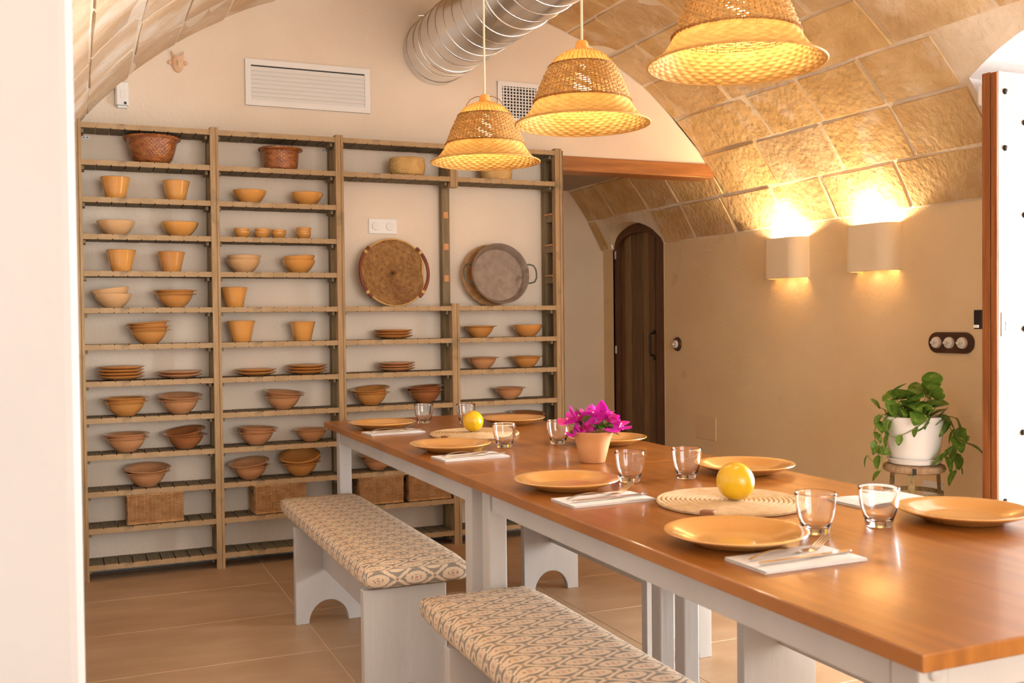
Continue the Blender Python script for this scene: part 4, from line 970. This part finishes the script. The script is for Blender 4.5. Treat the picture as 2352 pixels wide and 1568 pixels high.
for i, (y, zr, lb) in enumerate(((-1.478, 1.789, 'woven straw pendant lamp nearest the shelves'), (-2.281, 1.788, 'middle woven straw pendant lamp'), (-3.070, 1.786, 'woven straw pendant lamp nearest the camera, cut by top edge'))):
    g = thing('pendant_lamp', lb, 'pendant lamp', (1.40, y, zr), rnd.uniform(0, 6), 'straw pendant lamps over the tables')
    for nme, me in (('brim', brim_me), ('crown', dome_me), ('rope_band', band_me), ('stakes', stake_me), ('crown_ribs', rib_me), ('binding', bind_me), ('rim', rimr)): obj(nme, me, g)
    obj('cap', cap_me, g, (0, 0, .225)); obj('bulb', bulb_me, g, (0, 0, .135))
    zt = VZ + math.sqrt(VR ** 2 - (1.4 - VX) ** 2) - zr
    MB().tube([(0, 0, .25), (0, 0, zt)], .0038, 8).build('cord', CORD, g)
    if i == 0:
        for sg in (-1, 1): MB().tube([(sg * .012, 0, .246), (sg * .03, 0, .248), (sg * .055, 0, .236), (sg * .072, 0, .212)], .0016, 5).build('hanging_wire', STRAWB, g, rot=(0, 0, -g.rotation_euler.z - R_(23)))
    l = bpy.data.lights.new('pendant_light', 'POINT'); l.energy = 4.3; l.color = (1.0, .79, .52); l.shadow_soft_size = .035; obj('pendant_light', l, g, (0, 0, .10))

# ------------------------------------------------------------------ stool and pothos
stx, sty = 3.45, -1.555; SZ = .518
st = thing('plant_stool', 'worn round wooden stool with rusty iron legs by wall', 'stool', (stx, sty, 0), R_(20))
MB().lathe([(.001, SZ - .036), (.12, SZ - .036), (.131, SZ - .030), (.136, SZ - .018), (.131, SZ - .005), (.12, SZ), (.001, SZ)], 40).build('seat', STOOLW, st)
MB().box(-.008, .008, -.1385, -.134, SZ - .034, SZ - .006).build('clip', BLACK, st, rot=(0, 0, R_(-64)))
MB().lathe([(.121, .375), (.125, .375), (.125, .395), (.121, .395), (.121, .375)], 40).build('ring', STOOLI, st)
for k in range(3):
    a = 2 * PI * k / 3 + R_(200); c, s_ = math.cos(a), math.sin(a); q = Vector((-s_, c, 0)) * .014
    lg = MB(); pts = [Vector((c * .112, s_ * .112, SZ - .037)), Vector((c * .12, s_ * .12, .38)), Vector((c * .145, s_ * .145, .0))]
    n = Vector((c, s_, 0)) * .003; vs = []
    for p_ in pts: vs += [p_ - q - n, p_ + q - n, p_ + q + n, p_ - q + n]
    lg.add(vs, [(i * 4 + k2, i * 4 + (k2 + 1) % 4, (i + 1) * 4 + (k2 + 1) % 4, (i + 1) * 4 + k2) for i in range(2) for k2 in range(4)] + [(0, 1, 2, 3), (11, 10, 9, 8)]).build('leg', STOOLI, st)
MB().lathe([(.150, .10), (.154, .10), (.154, .12), (.150, .12), (.150, .10)], 40).build('lower_ring', STOOLI, st)
po = thing('potted_pothos', 'trailing variegated pothos in a white ceramic pot on stool', 'potted plant', (stx, sty, SZ + .0005))
po.scale = (1.1, 1.1, 1.1)
MB().lathe([(.001, 0), (.088, 0), (.098, .004), (.104, .020), (.107, .022), (.103, .026), (.096, .024), (.088, .010), (.001, .008)], 44).build('saucer', CERAM, po)
MB().lathe([(.001, .010), (.078, .010), (.090, .016), (.098, .04), (.107, .09), (.114, .14), (.119, .18), (.122, .192), (.118, .198), (.112, .190), (.105, .14), (.001, .13)], 48).build('pot', CERAM, po, angle=60)
MB().lathe([(.001, .178), (.112, .178)], 24).build('soil', SOIL, po)
pl_me = leaf_mesh('leaf', POTHOS, .088, .066, .22, True, .22)
rp = random.Random(5)
PR_ = Vector((.70, -.71, 0)); PF = Vector((-.71, -.70, 0))
def pleaf(a, b, h, az, el, sc, roll=0):
    o = obj('leaf', pl_me, po); o.scale = (sc,) * 3; orient(o, PR_ * a + PF * b + Vector((0, 0, h)), az, el, roll)
    return o
AZF = math.atan2(-PF.x, PF.y)
# crown leaves on short stems
crown = [(-.115, .03, .26, 1.6, 1.0), (-.085, .01, .285, 1.3, .95), (-.05, .04, .272, .4, 1.05), (-.03, -.01, .30, 1.0, .9), (.0, .05, .262, .2, .9), (.02, .0, .295, -.5, .9), (.045, .04, .25, -.3, .85), (.055, -.02, .29, -.8, 1.0), (.075, .03, .315, -.1, 1.15), (.10, .02, .268, -1.0, 1.1), (.125, .0, .25, -1.3, 1.1), (.11, .05, .225, -1.1, .9), (-.07, .06, .225, 1.2, .9), (-.03, .08, .225, .6, .8), (.02, .08, .22, -.2, .9), (.06, .075, .22, -.8, .85), (-.1, -.03, .25, 2, .9), (.0, -.05, .28, 3, .9), (.06, -.07, .26, -2, .9), (-.05, -.07, .26, 2.4, .9), (-.01, .03, .25, 0, .8), (.03, .06, .235, -.5, .8)]
for (a, b, h, az, sc) in crown:
    top = PR_ * a + PF * b + Vector((0, 0, h)); root = PR_ * a * .35 + PF * b * .4 + Vector((0, 0, .178))
    MB().tube([root, (root + top) / 2 + Vector((0, 0, .02)), top], .0016, 5).build('stem', VINE, po)
    pleaf(a, b, h, AZF + az + rp.uniform(-.2, .2), R_(rp.uniform(-25, 55)), sc * 1.08 * rp.uniform(.85, 1.1), rp.uniform(-.5, .5))
for k in range(22):
    a = rp.uniform(-.135, .15); b = rp.uniform(.0, .09); h = rp.uniform(.195, .262)
    top = PR_ * a + PF * b + Vector((0, 0, h)); root = PR_ * a * .4 + PF * b * .3 + Vector((0, 0, .178))
    MB().tube([root, (root + top) / 2 + Vector((0, 0, .02)), top], .0015, 5).build('stem', VINE, po)
    pleaf(a, b, h, AZF + (-a * 9) + rp.uniform(-.5, .5), R_(rp.uniform(-45, 25)), rp.uniform(.6, .95), rp.uniform(-.6, .6))
# trailing vines
vines = [([(.09, .05, .20), (.135, .05, .19), (.158, .045, .12), (.160, .045, .05), (.158, .045, -.02)], 9, .8), ([(.10, .0, .20), (.16, .01, .19), (.19, .02, .13), (.20, .02, .09)], 5, .85), ([(-.08, .06, .20), (-.125, .06, .20), (-.150, .055, .14), (-.145, .05, .07), (-.135, .05, .03)], 7, .62),
         ([(-.06, .09, .20), (-.10, .10, .17), (-.085, .11, .12), (-.03, .118, .135), (.03, .12, .175), (.06, .105, .20)], 5, .62), ([(-.07, .03, .20), (-.14, .02, .235), (-.165, .02, .262)], 2, .6), ([(-.1, .05, .19), (-.13, .06, .1), (-.12, .07, .02), (-.13, .07, -.03), (-.16, .06, .01), (-.18, .05, .03)], 3, .7), ([(.12, .04, .19), (.15, .06, .12), (.135, .07, .06), (.12, .07, .04)], 5, .95)]
for pts, nl, sc in vines:
    P = [PR_ * a + PF * b + Vector((0, 0, h)) for a, b, h in pts]; fine = []
    for i in range(len(P) - 1):
        p0 = P[max(i - 1, 0)]; p1 = P[i]; p2 = P[i + 1]; p3 = P[min(i + 2, len(P) - 1)]
        for k in range(6):
            t = k / 6; fine.append(.5 * ((2 * p1) + (p2 - p0) * t + (2 * p0 - 5 * p1 + 4 * p2 - p3) * t * t + (3 * p1 - p0 - 3 * p2 + p3) * t ** 3))
    fine.append(P[-1]); MB().tube(fine, .0019, 5).build('vine', VINE, po)
    for k in range(nl):
        q = fine[int((len(fine) - 1) * (k + .8) / nl) if k < nl - 1 else -1]; o = obj('leaf', pl_me, po); s1 = sc * rp.uniform(.75, 1.12); o.scale = (s1,) * 3
        orient(o, q, AZF + rp.choice((-1, 1)) * rp.uniform(.5, 1.4), R_(rp.uniform(-70, -10)), rp.uniform(-.8, .8))
